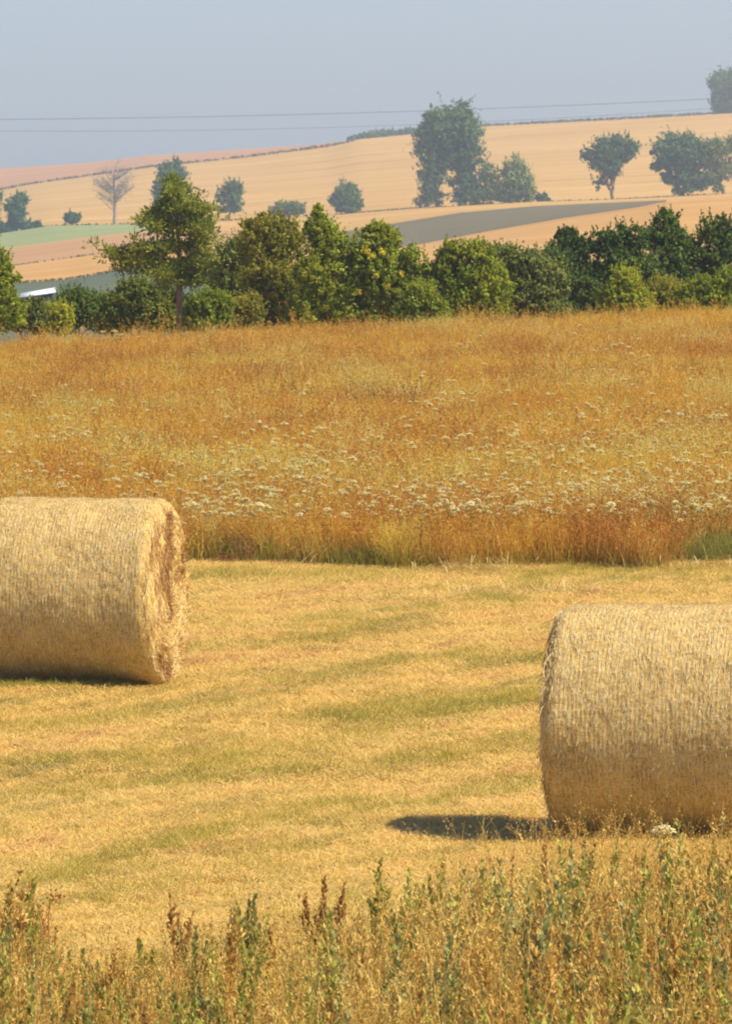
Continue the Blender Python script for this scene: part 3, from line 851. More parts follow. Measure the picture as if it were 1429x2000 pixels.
def panicles(P, hmax, m, size, spread, length, r=rs, tshift=0.0):
    tips = P[:, -1]; dirv = unit(P[:, -1] - P[:, -2])
    n = len(tips)
    t = r.rand(n, m)
    C = tips[:, None, :] - dirv[:, None, :] * (t * length)[..., None] + r.randn(n, m, 3) * spread * (0.3 + t[..., None])
    C = C.reshape(-1, 3)
    ax = unit(np.repeat(dirv, m, 0) + 0.5 * r.randn(n * m, 3))
    return leaves(C, unit(np.cross(ax, randdir(n * m, r))), size, 0.3, np.clip(tshift + r.rand(n * m) * .9, 0, 1), np.ones(n * m), ax, r)

def mug_parts(H, n_st, nl, seed, lean=0.18, ls=0.014, spike=True):
    """upright leafy weed with side twigs: stems + small upward leaves, denser toward a tapering top"""
    r = np.random.RandomState(seed); st = []; lf = []
    for s in range(n_st):
        h = H * (1.0 if s == 0 else r.uniform(.55, .95)); th = r.rand() * 6.28; ld = r.uniform(0, lean) * h
        K = 7; t = np.linspace(0, 1, K)
        P = np.stack([np.cos(th) * ld * t ** 1.5 + r.randn() * .02, np.sin(th) * ld * t ** 1.5 + r.randn() * .02, h * t], -1); P[1:, :2] += r.randn(K - 1, 2) * .004
        st.append(tube(P, np.linspace(.0042, .0015, K), 4))
        m = int(nl * .7 * h / H); tt = r.uniform(.22, 1, m)
        c = np.stack([np.interp(tt, t, P[:, j]) for j in range(3)], -1)
        for q_ in range(5):   # side twigs, upright, each with its own leaves
            tb = r.uniform(.3, .85); s0 = np.array([np.interp(tb, t, P[:, j]) for j in range(3)]); a0 = r.rand() * 6.28
            ln = (1.05 - tb) * h * .42; e0 = s0 + np.array([math.cos(a0) * ln * .38, math.sin(a0) * ln * .38, ln * .85]); mid0 = (s0 + e0) / 2 + np.array([math.cos(a0), math.sin(a0), 0]) * ln * .08
            st.append(tube(np.array([s0, mid0, e0]), [.0022, .0017, .001], 3))
            mq = max(4, m // 9); tq = r.rand(mq); cq = s0 + (e0 - s0) * tq[:, None] + r.randn(mq, 3) * .006
            oq = unit(r.randn(mq, 3) * .7 + np.array([0, 0, 1.0]))
            lf.append(leaves(cq, unit(np.cross(oq, randdir(mq, r))), ls * (.5 + .7 * r.rand(mq)), .36, np.clip(.3 * r.rand() + .7 * r.rand(mq), 0, 1), .5 + .5 * tq, oq, r))
        w = 0.055 * (1.08 - tt) ** 0.8 * (.3 + r.rand(m)) * H / .8 + .004
        q = r.rand(m) * 6.28; out = np.stack([np.cos(q), np.sin(q), np.full(m, 1.5)], -1); out = unit(out)
        C = c + out * w[:, None]
        lf.append(leaves(C, unit(np.cross(out, randdir(m, r))), ls * (.5 + .9 * r.rand(m)) * (1.25 - .5 * tt), .42, np.clip(.25 * r.rand() + .75 * r.rand(m), 0, 1), tt, out, r))
    return merge(st), merge(lf)


# -- mown stubble
STB = []
for i in range(6):
    g, P = grass_tuft(34, 0.075, 0.015, 0.055, 0.0021, 1.6, K=3)
    # loose cut stalks lying flat
    n = 14; c = rs.randn(n, 3) * 0.08; c[:, 2] = 0.012 + 0.018 * rs.rand(n)
    d = randdir(n); d[:, 2] *= 0.12; d = unit(d); L = rs.uniform(.02, .055, n)
    PP = np.stack([c - d * L[:, None], c + [0, 0, .006], c + d * L[:, None]], 1)
    sd_ = unit(np.cross(d, np.array([0, 0, 1.0])))
    lay = ribbons(PP, np.array([.0018, .0024, .0015]), sd_, 0.5 + .5 * rs.rand(n), np.ones((n, 3)))
    STB.append(proto('stubble_tuft', [g, lay], M['stubble']))
def fan_points(n, y0, y1, margin, power=1.0, r=rs):
    Y = y0 + (y1 - y0) * r.rand(n); hw = (714.5 / F) * Y + margin
    hmax = (714.5 / F) * y1 + margin
    keep = r.rand(n) < hw / hmax
    Y = Y[keep]; hw = hw[keep]
    X = (r.rand(len(Y)) * 2 - 1) * hw
    return X, Y
X, Y = fan_points(76000, 29, 71.0, 2.6)
pts = np.stack([X, Y, gz(X, Y) - 0.004], -1)
n = len(pts)
scatter('hay_stubble', 'short golden stubble and cut stalks covering the mown field', STB, pts, rs.rand(n) * 6.28, rs.uniform(.7, 1.35, n), rs.randint(0, 6, n))
# greener regrowth tufts, denser in some rows
M['regrow'] = plant_mat('green_regrowth', [(0.1, (0.20, 0.19, 0.022)), (0.4, (0.42, 0.35, 0.045)), (0.8, (0.70, 0.51, 0.10))], trans=0.3)
RG = []
for i in range(4):
    g, P = grass_tuft(26, 0.06, 0.04, 0.11, 0.0024, 0.7, K=4)
    RG.append(proto('regrowth', [g], M['regrow']))
X, Y = fan_points(60000, 36, 71.3, 1.6)
p3 = np.stack([X * 0.92 - Y * 0.40, (X * 0.40 + Y * 0.92) * 0.16, X * 0], -1)
dens = vnoise(p3, 1.5, 21, 2)
keep = (dens + .35 * (vnoise(np.stack([X, Y * .35, X * 0], -1), 2.6, 77, 2) - .5) * 1.6 > 0.74) | (rs.rand(len(X)) < 0.06)
X, Y = X[keep], Y[keep]
# lines of regrowth that the mower left, traced on the ground
Dt = np.linspace(37, 71, 900)
def ground_pix(px, py):
    X_ = (px - 714.5) / F * Dt; row_ = YH + F * (CAMZ - gz(X_, Dt)) / Dt
    j = int(np.argmin(np.abs(row_ - py))); return X_[j], Dt[j]
for path, wd, q in [([(60, 1740), (170, 1700), (300, 1662), (420, 1630), (560, 1594), (720, 1566)], .10, 900), ([(340, 1508), (600, 1470), (850, 1402), (1050, 1368)], .16, 620),
                    ([(600, 1412), (760, 1396), (900, 1380), (1040, 1352)], .20, 900), ([(-60, 1432), (200, 1412), (450, 1372)], .14, 420), ([(280, 1545), (520, 1520), (640, 1500)], .12, 320),
                    ([(-60, 1500), (160, 1490), (360, 1470)], .12, 260), ([(380, 1128), (560, 1126), (720, 1132)], .3, 500), ([(960, 1118), (1200, 1120), (1500, 1128)], .3, 600),
                    ([(150, 1790), (330, 1740), (520, 1690)], .2, 260), ([(760, 1500), (900, 1476), (1050, 1440)], .12, 260), ([(520, 1230), (760, 1210)], .3, 200), ([(-90, 1350), (140, 1346), (310, 1337)], .05, 520), ([(150, 1290), (470, 1262), (700, 1250)], .14, 260)]:
    g_ = np.array([ground_pix(a_, b_) for a_, b_ in path]); q = int(q * .9); t_ = rs.rand(q) * (len(g_) - 1); k_ = np.arange(len(g_))
    X = np.concatenate([X, np.interp(t_, k_, g_[:, 0]) + rs.randn(q) * wd * 1.3]); Y = np.concatenate([Y, np.interp(t_, k_, g_[:, 1]) + rs.randn(q) * wd * 1.5])
n = len(X)

scatter('green_regrowth', 'patches of fresh green grass between the hay rows', RG, np.stack([X, Y, gz(X, Y) - 0.004], -1), rs.rand(n) * 6.28, rs.uniform(.35, .95, n), rs.randint(0, 4, n))

# -- tall meadow
ORANGE = [(0.05, (0.26, 0.10, 0.02)), (0.24, (0.64, 0.28, 0.04)), (0.44, (0.82, 0.44, 0.05)), (0.64, (0.88, 0.59, 0.09)), (0.85, (0.66, 0.55, 0.09))]
M['meadow'] = plant_mat('meadow_grass', ORANGE, base=(0.32, 0.30, 0.045), base_top=0.45, trans=0.45, nscale=0.55, wt=0.42, wn=0.50, wi=0.1)
M['meadow_green'] = plant_mat('meadow_green_grass', [(0.1, (0.13, 0.15, 0.02)), (0.5, (0.26, 0.25, 0.04)), (0.9, (0.5, 0.40, 0.08))], trans=0.35)
MG = []
for i in range(7):
    n = 26
    g, P = grass_tuft(n, 0.11, 0.26, 0.56, 0.0028, 0.35, K=5)
    pn = panicles(P, 0.5, 9, 0.011, 0.012, 0.13)
    g2, _ = grass_tuft(24, 0.10, 0.12, 0.34, 0.0034, 0.6, K=4)
    MG.append(proto('meadow_tuft', [g, pn, g2], M['meadow']))
M['meadow_rust'] = plant_mat('rust_grass', [(0.05, (0.22, 0.08, 0.018)), (0.35, (0.50, 0.21, 0.035)), (0.7, (0.72, 0.36, 0.06)), (0.95, (0.78, 0.48, 0.10))], base=(0.26, 0.2, 0.035), base_top=0.4, trans=0.4, nscale=0.6)
M['meadow_pale'] = plant_mat('pale_grass', [(0.05, (0.50, 0.38, 0.07)), (0.5, (0.80, 0.64, 0.16)), (0.95, (0.88, 0.76, 0.28))], base=(0.36, 0.33, 0.05), base_top=0.4, trans=0.4, nscale=0.6)
for i in range(6):
    g, P = grass_tuft(18, 0.10, 0.32, 0.66, 0.0036, 0.30, K=5)
    pn = panicles(P, 0.5, 10, 0.013, 0.013, 0.17)
    g2, _ = grass_tuft(16, 0.10, 0.15, 0.36, 0.004, 0.6, K=4)
    MG.append(proto('meadow_tuft', [g, pn, g2], M['meadow_rust' if i < 4 else 'meadow_pale']))
X, Y = fan_points(48000, 69.6, 127, 2.6)
edge = 70.3 + 3.4 * (vnoise(np.stack([X, X * 0, X * 0], -1), 0.8, 31, 2) - .5)
keep = Y > edge; X, Y = X[keep], Y[keep]; n = len(X)
pr = vnoise(np.stack([X * 1.0, Y * .35, X * 0], -1), 0.9, 91, 3); pp = vnoise(np.stack([X, Y * .4, X * 0], -1), 0.8, 93, 3)
u_ = rs.rand(n); rust = u_ < (.08 + .40 * ss(.46, .74, pr) + .08 * ss(100, 125, Y) + .30 * (1 - ss(72, 77, Y))); pale = (~rust) & (rs.rand(n) < .08 + .40 * ss(.5, .74, pp))
midx = np.where(rust, 7 + rs.randint(0, 4, n), np.where(pale, 11 + rs.randint(0, 2, n), rs.randint(0, 7, n)))
sc = -.10 * ss(95, 122, Y) + 0.64 + 0.50 * vnoise(np.stack([X, Y, X * 0], -1), 0.5, 8, 2) + rs.uniform(-.2, .2, n)
scatter('meadow_grass', 'uncut orange gold meadow grass with feathery seed heads', MG, np.stack([X, Y, gz(X, Y) - 0.01], -1), rs.rand(n) * 6.28, sc, midx,
        tilt=rs.randn(n, 2) * 0.12)
X, Y = fan_points(4200, 119, 130.5, 1.6); n = len(X)
scatter('meadow_fringe', 'taller ragged grass and green weeds where the meadow meets the bushes', [MG[0].copy(), MG[3].copy(), MG[5].copy()],
        np.stack([X, Y, gz(X, Y) - .01], -1), rs.rand(n) * 6.28, rs.uniform(.35, .95, n) * np.where(rs.rand(n) < .06, 1.5, 1) * (.75 + .5 * vnoise(np.stack([X, Y, X * 0], -1), 1.1, 88)), rs.randint(0, 3, n), tilt=rs.randn(n, 2) * .1)
GG = []
for i in range(4):
    g, P = grass_tuft(40, 0.10, 0.10, 0.30, 0.0036, 0.5, K=4)
    GG.append(proto('edge_tuft', [g], M['meadow_green']))
X, Y = fan_points(8000, 69.2, 72.6, 1.6)
keep = (vnoise(np.stack([X, Y, X * 0], -1), 0.9, 41) > 0.42) & (Y > 69.4 + 1.6 * vnoise(np.stack([X, X * 0, X * 0], -1), 1.4, 43, 2)); X, Y = X[keep], Y[keep]; n = len(X)
scatter('meadow_edge_grass', 'green grass along the cut edge of the meadow', GG, np.stack([X, Y, gz(X, Y) - 0.01], -1), rs.rand(n) * 6.28, rs.uniform(.5, 1.15, n), rs.randint(0, 4, n))

# dark dead weeds in the meadow: brown clumps
M['dead'] = plant_mat('dead_weed', [(0.1, (0.10, 0.035, 0.012)), (0.5, (0.22, 0.09, 0.03)), (0.9, (0.40, 0.2, 0.06))], trans=0.2)
def dock(name, label, px, D, hgt, seed, mat='dead', n=9, group=None):
    r = np.random.RandomState(seed); X = (px - 714.5) / F * D; z = float(gz(X, D))
    root = empty(name, (X, D, z - 0.01)); tag(root, label, 'plant', group)
    g, P = grass_tuft(n, 0.06 + hgt * .05, hgt * .6, hgt, 0.0035, 0.35, K=5, r=r)
    obj('stem', mesh_np('stem', *[x for x in merge([g])][:2], g[2], M[mat]), root)
    pn = panicles(P, hgt, 34, 0.012, 0.014, hgt * .5, r, -.1)
    o = obj('seed_head', mesh_np('seed_head', pn[0], pn[1], pn[2], M[mat]), root)
    return root
dock('dock_plant', 'dark red brown dock at the cut meadow edge right of the left bale', 468, 70.6, 0.34, 1, n=14)
dock('dock_plant', 'smaller dark dock just left of the red brown one at the meadow edge', 448, 70.4, 0.16, 2, n=10)
for k, (px, D) in enumerate([(700, 97), (735, 98), (765, 97.5), (800, 96.5), (715, 101), (820, 99), (500, 107), (525, 108), (480, 106), (545, 101), (590, 100)]):
    dock('brown_weed', 'brown dried weed in the darker patch of the meadow', px, D, 0.68, 10 + k, n=26, group='brown dried weeds in the darker meadow patches')

# green leafy plant at the meadow edge
M['leafy'] = plant_mat('leafy_green', [(0.1, (0.03, 0.08, 0.02)), (0.5, (0.07, 0.16, 0.04)), (0.9, (0.16, 0.24, 0.06))], trans=0.3)
def leafy(label, px, D, w, h, n, seed):
    r = np.random.RandomState(seed); X = (px - 714.5) / F * D; z = float(gz(X, D))
    root = empty('leafy_plant', (X, D, z - .01)); tag(root, label, 'plant')
    th = r.rand(n) * 6.28; C = np.stack([np.cos(th) * w * r.rand(n), np.sin(th) * w * r.rand(n), h * r.rand(n) ** .7], -1)
    v, f, a = leaves(C, unit(r.randn(n, 3) * .6 + np.array([0, -.3, 1])), 0.04 * (.6 + r.rand(n)), .45, None, None, None, r)
    obj('leaves', mesh_np('leaves', v, f, a, M['leafy']), root)
    st = [tube(np.array([[0, 0, 0], c * .5, c]), [.004, .003, .002], 4) for c in C[::4]]
    v, f, a = merge(st); obj('stem', mesh_np('stem', v, f, a, M['leafy']), root)
leafy('dark green leafy plant at the cut meadow edge', 735, 70.1, .17, .16, 60, 3)
leafy('low green leafy plant left of the dark leafy one at the meadow edge', 655, 70.2, .12, .09, 26, 4)

# bent dry stalks and hay wisps at the edge
M['straw'] = plant_mat('straw', [(0.05, (0.42, 0.25, 0.07)), (0.35, (0.66, 0.46, 0.16)), (0.65, (0.80, 0.62, 0.27)), (0.95, (0.88, 0.74, 0.40))], trans=0.2, nscale=3.0, wt=0.6, wn=0.3, wi=0.1)
def stalk(px0, y0, px1, y1, D, label):
    a = at(px0, y0, D); b = at(px1, y1, D + .3); X, z = float(a[0]), float(gz(a[0], D))
    off = np.array([X, D, z]); a[2] = z + 0.01
    P = np.array([a, (a + b) / 2 + np.array([0, 0, .03]), b]) - off
    root = obj('bent_stalk', mesh_np('bent_stalk', *merge([tube(P, [.0045, .004, .002], 5)])[:2], None, M['straw']), None, (X, D, z))
    tag(root, label, 'stalk', 'bent dry stalks at the meadow edge')
stalk(580, 1108, 640, 1062, 70.0, 'long pale bent stalk leaning right at the meadow edge')
stalk(600, 1105, 628, 1075, 69.9, 'shorter pale bent stalk beside the long leaning one')
stalk(700, 1098, 705, 1050, 70.1, 'upright pale stalk left of the dark leafy plant')
def wisp(px, D, w, h, n, label, seed):
    r = np.random.RandomState(seed); X = (px - 714.5) / F * D; z = float(gz(X, D))
    c = np.stack([r.randn(n) * w, r.randn(n) * .2, np.abs(r.randn(n)) * h], -1)
    d = unit(r.randn(n, 3) * np.array([1, .7, .35])); L = r.uniform(.04, .14, n)
    PP = np.stack([c - d * L[:, None], c + [0, 0, .02], c + d * L[:, None]], 1); PP[..., 2] = np.maximum(PP[..., 2], 0.004)
    v, f, a = ribbons(PP, np.array([.002, .003, .002]), unit(np.cross(d, np.array([0, .3, 1.0]))))
    o = obj('hay_heap', mesh_np('hay_heap', v, f, a, M['straw']), None, (X, D, z)); tag(o, label, None, None, 'stuff')
wisp(915, 69.3, .28, .05, 380, 'low heap of loose hay against the meadow edge', 5)
wisp(1370, 69.6, .35, .04, 300, 'low heap of loose hay at the meadow edge, right side', 6)
wisp(1090, 66.6, .45, .03, 320, 'spread wisp of loose hay behind the right bale', 7)
wisp(770, 65.5, .5, .025, 320, 'thin spread of loose hay in the middle of the field', 8)

# ------------------------------------------------------------------ white umbel flowers of the meadow
M['flower'] = plant_mat('white_florets', [(0.1, (0.78, 0.64, 0.22)), (0.5, (0.88, 0.78, 0.36)), (0.9, (0.90, 0.84, 0.52))], trans=0.3)
M['fstem'] = plant_mat('flower_stem', [(0.1, (0.36, 0.28, 0.05)), (0.8, (0.55, 0.38, 0.08))], trans=0.1)
def umbel_parts(R0, n, seed, H, detail=1.0):
    r = np.random.RandomState(seed)
    th = r.rand(n) * 6.28; rr = R0 * np.sqrt(r.rand(n))
    C = np.stack([np.cos(th) * rr, np.sin(th) * rr, H + 0.28 * R0 - 0.5 * rr ** 2 / R0 + r.randn(n) * R0 * .05], -1)
    fl = leaves(C, unit(np.stack([C[:, 0] * 5, C[:, 1] * 5, np.full(n, 1.0)], -1) + r.randn(n, 3) * .25), R0 * 0.17 * detail, 0.85, None, np.ones(n), None, r)
    st = [tube(np.array([[0, 0, 0], [.01, 0, H * .5], [0, 0, H - R0 * .8]]), [.002, .0016, .0013], 4)]
    for k in range(8):
        q = k / 8 * 6.28; st.append(tube(np.array([[0, 0, H - R0 * .8], [math.cos(q) * R0 * .45, math.sin(q) * R0 * .45, H - R0 * .25], [math.cos(q) * R0 * .8, math.sin(q) * R0 * .8, H + R0 * .02]]), [.0016, .0013, .001], 3))
    return fl, merge(st)
HF = 0.50
FM = []
for i in range(6):
    fl, st = umbel_parts(0.024 + .009 * (i % 3), 60, i, HF, 1.2)
    v, f, a = merge([fl, st]); me = mesh_np('wild_carrot', v, f, a, M['flower']); me.materials.append(M['fstem'])
    mi = np.zeros(len(me.polygons), np.int32); mi[:] = 1
    # faces are grouped by vertex count; the floret quads come first
    mi[:len(fl[1])] = 0
    me.polygons.foreach_set('material_index', mi); FM.append(me)
# place flower heads where the photo shows drifts of them
Yt = np.linspace(70.8, 124, 600)
def ground_for(px, py, h):
    X = (px - 714.5) / F * Yt; zz = gz(X, Yt) + h
    row_ = YH + F * (CAMZ - zz) / Yt
    j = int(np.argmin(np.abs(row_ - py))); return X[j], Yt[j]
r = np.random.RandomState(99); spots = []
drifts = [(470, 945, 70, 28, 80), (560, 920, 70, 30, 55), (640, 900, 60, 30, 30), (840, 965, 60, 14, 50), (950, 975, 70, 16, 60), (1080, 970, 90, 16, 60), (1230, 955, 90, 22, 65),
          (1370, 945, 60, 25, 55), (1000, 870, 70, 22, 35), (1180, 880, 100, 25, 40), (1380, 880, 60, 30, 35), (860, 790, 40, 20, 14), (1180, 670, 40, 14, 12), (110, 850, 60, 25, 40), (250, 940, 70, 20, 28), (60, 940, 60, 18, 18),
          (100, 800, 60, 30, 14), (230, 640, 20, 10, 9), (940, 665, 20, 8, 5), (1350, 830, 70, 16, 26), (1050, 800, 120, 40, 26), (1250, 790, 120, 50, 30), (1150, 860, 160, 30, 40), (700, 800, 120, 60, 16), (540, 870, 90, 20, 22), (480, 990, 60, 14, 22), (640, 1000, 80, 10, 12), (1290, 1020, 60, 12, 10), (200, 800, 60, 30, 10), (720, 850, 60, 20, 14)]
for (cx, cy, sx, sy, n) in drifts:
    for _ in range(int(n * 1.7)): spots.append((cx + r.randn() * sx * 1.25, cy + r.randn() * sy * 1.35))
for _ in range(130): spots.append((r.uniform(-80, 1500), 640 + 390 * r.rand() ** .7))
P2 = []
for (a_, b_) in spots:
    if -120 < a_ < 1550 and 630 < b_ < 1030:
        X_, Y_ = ground_for(a_, b_, HF); P2.append((X_, Y_, abs((X_ / Y_) * F) < 720))
P2.sort(key=lambda t: (not t[2], t[1]))
GRP = 'white umbel flowers dotting the meadow'
for k, (X_, Y_, _) in enumerate(P2[:290]):
    o = bpy.data.objects.new('wild_carrot', FM[k % 6]); o.location = (X_, Y_, float(gz(X_, Y_)) - .005)
    s = r.uniform(.85, 1.15); o.scale = (s, s, s); o.rotation_euler = (r.randn() * .12, r.randn() * .12, r.rand() * 6.28); link(o)
    tag(o, 'small white umbel flower head among the orange meadow grass', 'flower', GRP)
rest = P2[290:]
if rest:
    pts = np.array([(a_, b_, float(gz(a_, b_)) - .005) for a_, b_, _ in rest]); n = len(pts)
    scatter('distant_wild_carrots', 'further white umbel flowers scattered over the back of the meadow', [bpy.data.objects.new('u', m_) for m_ in FM[:4]], pts, r.rand(n) * 6.28, r.uniform(.85, 1.15, n), r.randint(0, 4, n))

# ------------------------------------------------------------------ hay bales
def bale_core_mat():
    m, nt, out = new_mat('hay')
    tc = N(nt, 'ShaderNodeTexCoord'); P = tc.outputs['Object']
    a = noise(nt, P, 1.0, 4, 0.7, stretch=(0.035, 0.012, 0.012))
    b = noise(nt, P, 7.0, 3, 0.6)
    f = mathn(nt, 'MULTIPLY', a, 0.65); f = mathn(nt, 'MULTIPLY_ADD', b, 0.35, f)
    pit = attr(nt, 'pit')
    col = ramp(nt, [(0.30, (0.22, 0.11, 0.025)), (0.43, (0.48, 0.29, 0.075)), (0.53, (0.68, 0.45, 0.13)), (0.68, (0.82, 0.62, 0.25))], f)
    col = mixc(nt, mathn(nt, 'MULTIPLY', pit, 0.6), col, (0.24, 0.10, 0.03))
    finish(nt, out, col, 0.75, 0, a, 0.8, 0.2, 0.01)
    return m
M['hay'] = bale_core_mat()
M['net'] = plain('net_wrap', (0.78, 0.69, 0.45), 0.5)
M['bstraw'] = plant_mat('bale_straw', [(0.05, (0.20, 0.11, 0.03)), (0.22, (0.48, 0.31, 0.09)), (0.5, (0.76, 0.56, 0.22)), (0.8, (0.88, 0.74, 0.38))], trans=0.1, nscale=5.0, wt=0.7, wn=0.25, wi=0.05)
M['cstraw'] = plant_mat('end_straw', [(0.05, (0.20, 0.08, 0.02)), (0.3, (0.42, 0.21, 0.055)), (0.6, (0.66, 0.41, 0.14)), (0.85, (0.86, 0.66, 0.30))], trans=0.1, nscale=9.0, wt=0.8, wn=0.12, wi=0.02)

def bale(label, px, py_base_hint, D, L, rad, rz, x_off, seed, capn=3000):
    """cylinder along local x; root on the ground under its middle"""
    r = np.random.RandomState(seed)
    X = (px - 714.5) / F * D + x_off
    z = float(gz(X, D))
    root = empty('round_bale', (X, D, z - 0.03), rz); tag(root, label, 'hay bale', 'round bales on the mown field')
    NA = 380; NX = 200
    xx = np.linspace(-L / 2, L / 2, NX)
    sh = 0.055
    th = np.linspace(0, 2 * np.pi, NA, endpoint=False)
    def surf(xv, tv, extra=0.0):
        xv, tv = np.broadcast_arrays(xv, tv)
        p = np.stack([xv * 1.0, np.cos(tv) * rad, np.sin(tv) * rad], -1)
        e = np.minimum(xv + L / 2, L / 2 - xv)           # distance to the end
        rr = rad - sh * (1 - np.clip(e / 0.085, 0, 1)) ** 2.2
        rr = rr + (vnoise(p, 3.0, seed, 2) - .5) * 0.035 + (vnoise(p * np.array([1.0, 1, 1]), 28, seed + 3, 2) - .5) * 0.011
        inside = ss(0.03, 0.08, e)
        rr = rr + 0.0016 * np.cos(xv * 2 * np.pi / 0.027) * inside
        rr = rr + extra
        Z = np.sin(tv) * rr; Yv = np.cos(tv) * rr
        # settled on the ground
        low = ss(-0.55, -1.0, Z / rad)
        Z = np.where(Z < -rad * 0.955, -rad * 0.955 + (Z + rad * 0.955) * 0.25, Z)
        Yv = Yv * (1 + 0.03 * np.exp(-((Z / rad + .35) / .5) ** 2))
        return np.stack([xv, Yv, Z + rad], -1)
    G = surf(xx[:, None], th[None, :])
    V = [G.reshape(-1, 3)]; Fs = []
    i = np.arange(NX - 1)[:, None] * NA + np.arange(NA)[None, :]
    j = np.arange(NX - 1)[:, None] * NA + (np.arange(NA)[None, :] + 1) % NA
    Fs.append(np.stack([i, j, j + NA, i + NA], -1).reshape(-1, 4))
    pit = [np.zeros(NX * NA)]
    # end faces: rough packed layers
    NR = 46
    off = NX * NA
    for sgn, ring0 in ((1, (NX - 1) * NA), (-1, 0)):
        rim = G[-1] if sgn > 0 else G[0]
        cen = np.array([sgn * L / 2, 0, rad])
        t = np.linspace(1, 0.02, NR)[1:, None, None]
        C = cen + (rim[None] - cen) * t
        pn = C.copy(); rho = np.linalg.norm(C[..., 1:] - [0, rad], axis=-1) / rad
        ang = np.arctan2(C[..., 2] - rad, C[..., 1])
        n1 = vnoise(C * np.array([1, 1, 1]), 5.0, seed + 9, 3)
        n2 = vnoise(C, 26.0, seed + 11, 2)
        spiral = np.cos((rho * 9 + ang / (2 * np.pi)) * 2 * np.pi + 4 * (n1 - .5))
        d = 0.012 * (1 - rho ** 6) + (n1 - .5) * (0.085 if sgn > 0 else 0.06) * (1 - rho ** 8) + (n2 - .5) * 0.035 + 0.008 * spiral
        C[..., 0] += sgn * d
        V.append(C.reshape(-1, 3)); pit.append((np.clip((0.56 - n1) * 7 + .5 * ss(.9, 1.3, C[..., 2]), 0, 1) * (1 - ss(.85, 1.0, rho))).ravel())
        prev = ring0 + np.arange(NA)
        for k in range(NR - 1):
            cur = off + k * NA + np.arange(NA)
            q = np.stack([prev, np.roll(prev, -1), np.roll(cur, -1), cur], -1)
            Fs.append(q if sgn > 0 else q[:, ::-1]); prev = cur
        off += (NR - 1) * NA
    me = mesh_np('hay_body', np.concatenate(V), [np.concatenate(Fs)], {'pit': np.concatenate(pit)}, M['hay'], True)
    body = obj('hay_body', me, root)
    # net wrap: thin strands wound round the bale, every 27 mm
    xr = np.arange(-L / 2 + 0.075, L / 2 - 0.07, 0.027)
    ths = np.linspace(0, 2 * np.pi, 150, endpoint=False)
    A = surf(xr[:, None] - 0.0011 + 0.0015 * np.sin(ths * 3 + 1)[None], ths[None, :], 0.0065)
    B = surf(xr[:, None] + 0.0011 + 0.0015 * np.sin(ths * 3 + 1)[None], ths[None, :], 0.0065)
    nn = len(ths); V = np.stack([A, B], 2).reshape(-1, 3)
    i = (np.arange(len(xr))[:, None] * nn + np.arange(nn)[None]) * 2; j = (np.arange(len(xr))[:, None] * nn + (np.arange(nn)[None] + 1) % nn) * 2
    net = obj('net_wrap', mesh_np('net_wrap', V, np.stack([i, j, j + 1, i + 1], -1).reshape(-1, 4), None, M['net']), root)
    # straw on the barrel: short stalks pressed flat, most of them along the wrap
    n = 22000
    xv = r.uniform(-L / 2 + .01, L / 2 - .01, n); tv = r.rand(n) * 2 * np.pi
    ln = r.uniform(.008, .032, n); al = r.randn(n) * 0.38
    ds = np.cos(al) * ln / rad; dx = np.sin(al) * ln
    lift = 0.002 + 0.004 * r.rand(n); tipl = np.where(r.rand(n) < .06, r.uniform(.004, .018, n), 0)
    P = np.stack([surf(xv - dx, tv - ds, lift - .002), surf(xv, tv, lift + .002), surf(np.clip(xv + dx, -L / 2, L / 2), tv + ds, lift + tipl)], 1)
    nrm = np.stack([np.zeros(n), np.cos(tv), np.sin(tv)], -1)
    side = unit(np.cross(unit(P[:, 2] - P[:, 0]), nrm))
    v, f, a = ribbons(P, np.array([.0009, .0015, .0008]), side, r.rand(n) ** 1.0, np.ones((n, 3)))
    o = obj('loose_straw', mesh_np('loose_straw', v, f, a, M['bstraw']), root); o['kind'] = 'stuff'
    # straw sticking out of both ends, and the un-netted rims
    n = capn; C = []; Dd = []
    sg = np.where(r.rand(n) < .5, 1, -1); rho = np.sqrt(r.rand(n)) * rad * 0.99; ph = r.rand(n) * 2 * np.pi
    c = np.stack([sg * (L / 2 - 0.01 + 0.045 * r.rand(n) * (1 - (rho / rad) ** 6)), np.cos(ph) * rho, rad + np.sin(ph) * rho * .96], -1)
    tang = np.stack([np.zeros(n), -np.sin(ph), np.cos(ph)], -1)
    d = unit(tang + r.randn(n, 3) * .45 + np.stack([sg * .35, np.zeros(n), np.full(n, -.25)], -1))
    ln = r.uniform(.02, .08, n)[:, None]
    P = np.stack([c - d * ln, c + np.stack([sg * .012, 0 * ph, 0 * ph], -1), c + d * ln + np.array([0, 0, -.012])], 1)
    P[..., 2] = np.maximum(P[..., 2], 0.02)
    pk = vnoise(c, 5.0, seed + 9, 3)
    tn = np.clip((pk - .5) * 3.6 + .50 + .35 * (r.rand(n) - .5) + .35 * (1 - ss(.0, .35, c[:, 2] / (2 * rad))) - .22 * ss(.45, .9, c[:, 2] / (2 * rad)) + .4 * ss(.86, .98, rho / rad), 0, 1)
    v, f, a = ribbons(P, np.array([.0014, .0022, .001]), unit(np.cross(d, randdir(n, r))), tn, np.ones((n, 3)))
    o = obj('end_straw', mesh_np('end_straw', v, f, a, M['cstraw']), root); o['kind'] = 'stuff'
    return root
RZ = R(-10.5)
# left bale: right end face toward the camera; right bale: left end just turned away
LB = bale('round hay bale at the left, its ragged right end face in view', 300, 1335, 57.4, 1.30, 0.70, RZ - R(1), -0.53, 1, 7000)
RB = bale('round hay bale at the right casting a long shadow to its left', 1066, 1625, 46.3, 1.30, 0.71, RZ, 0.73, 2, 5000)

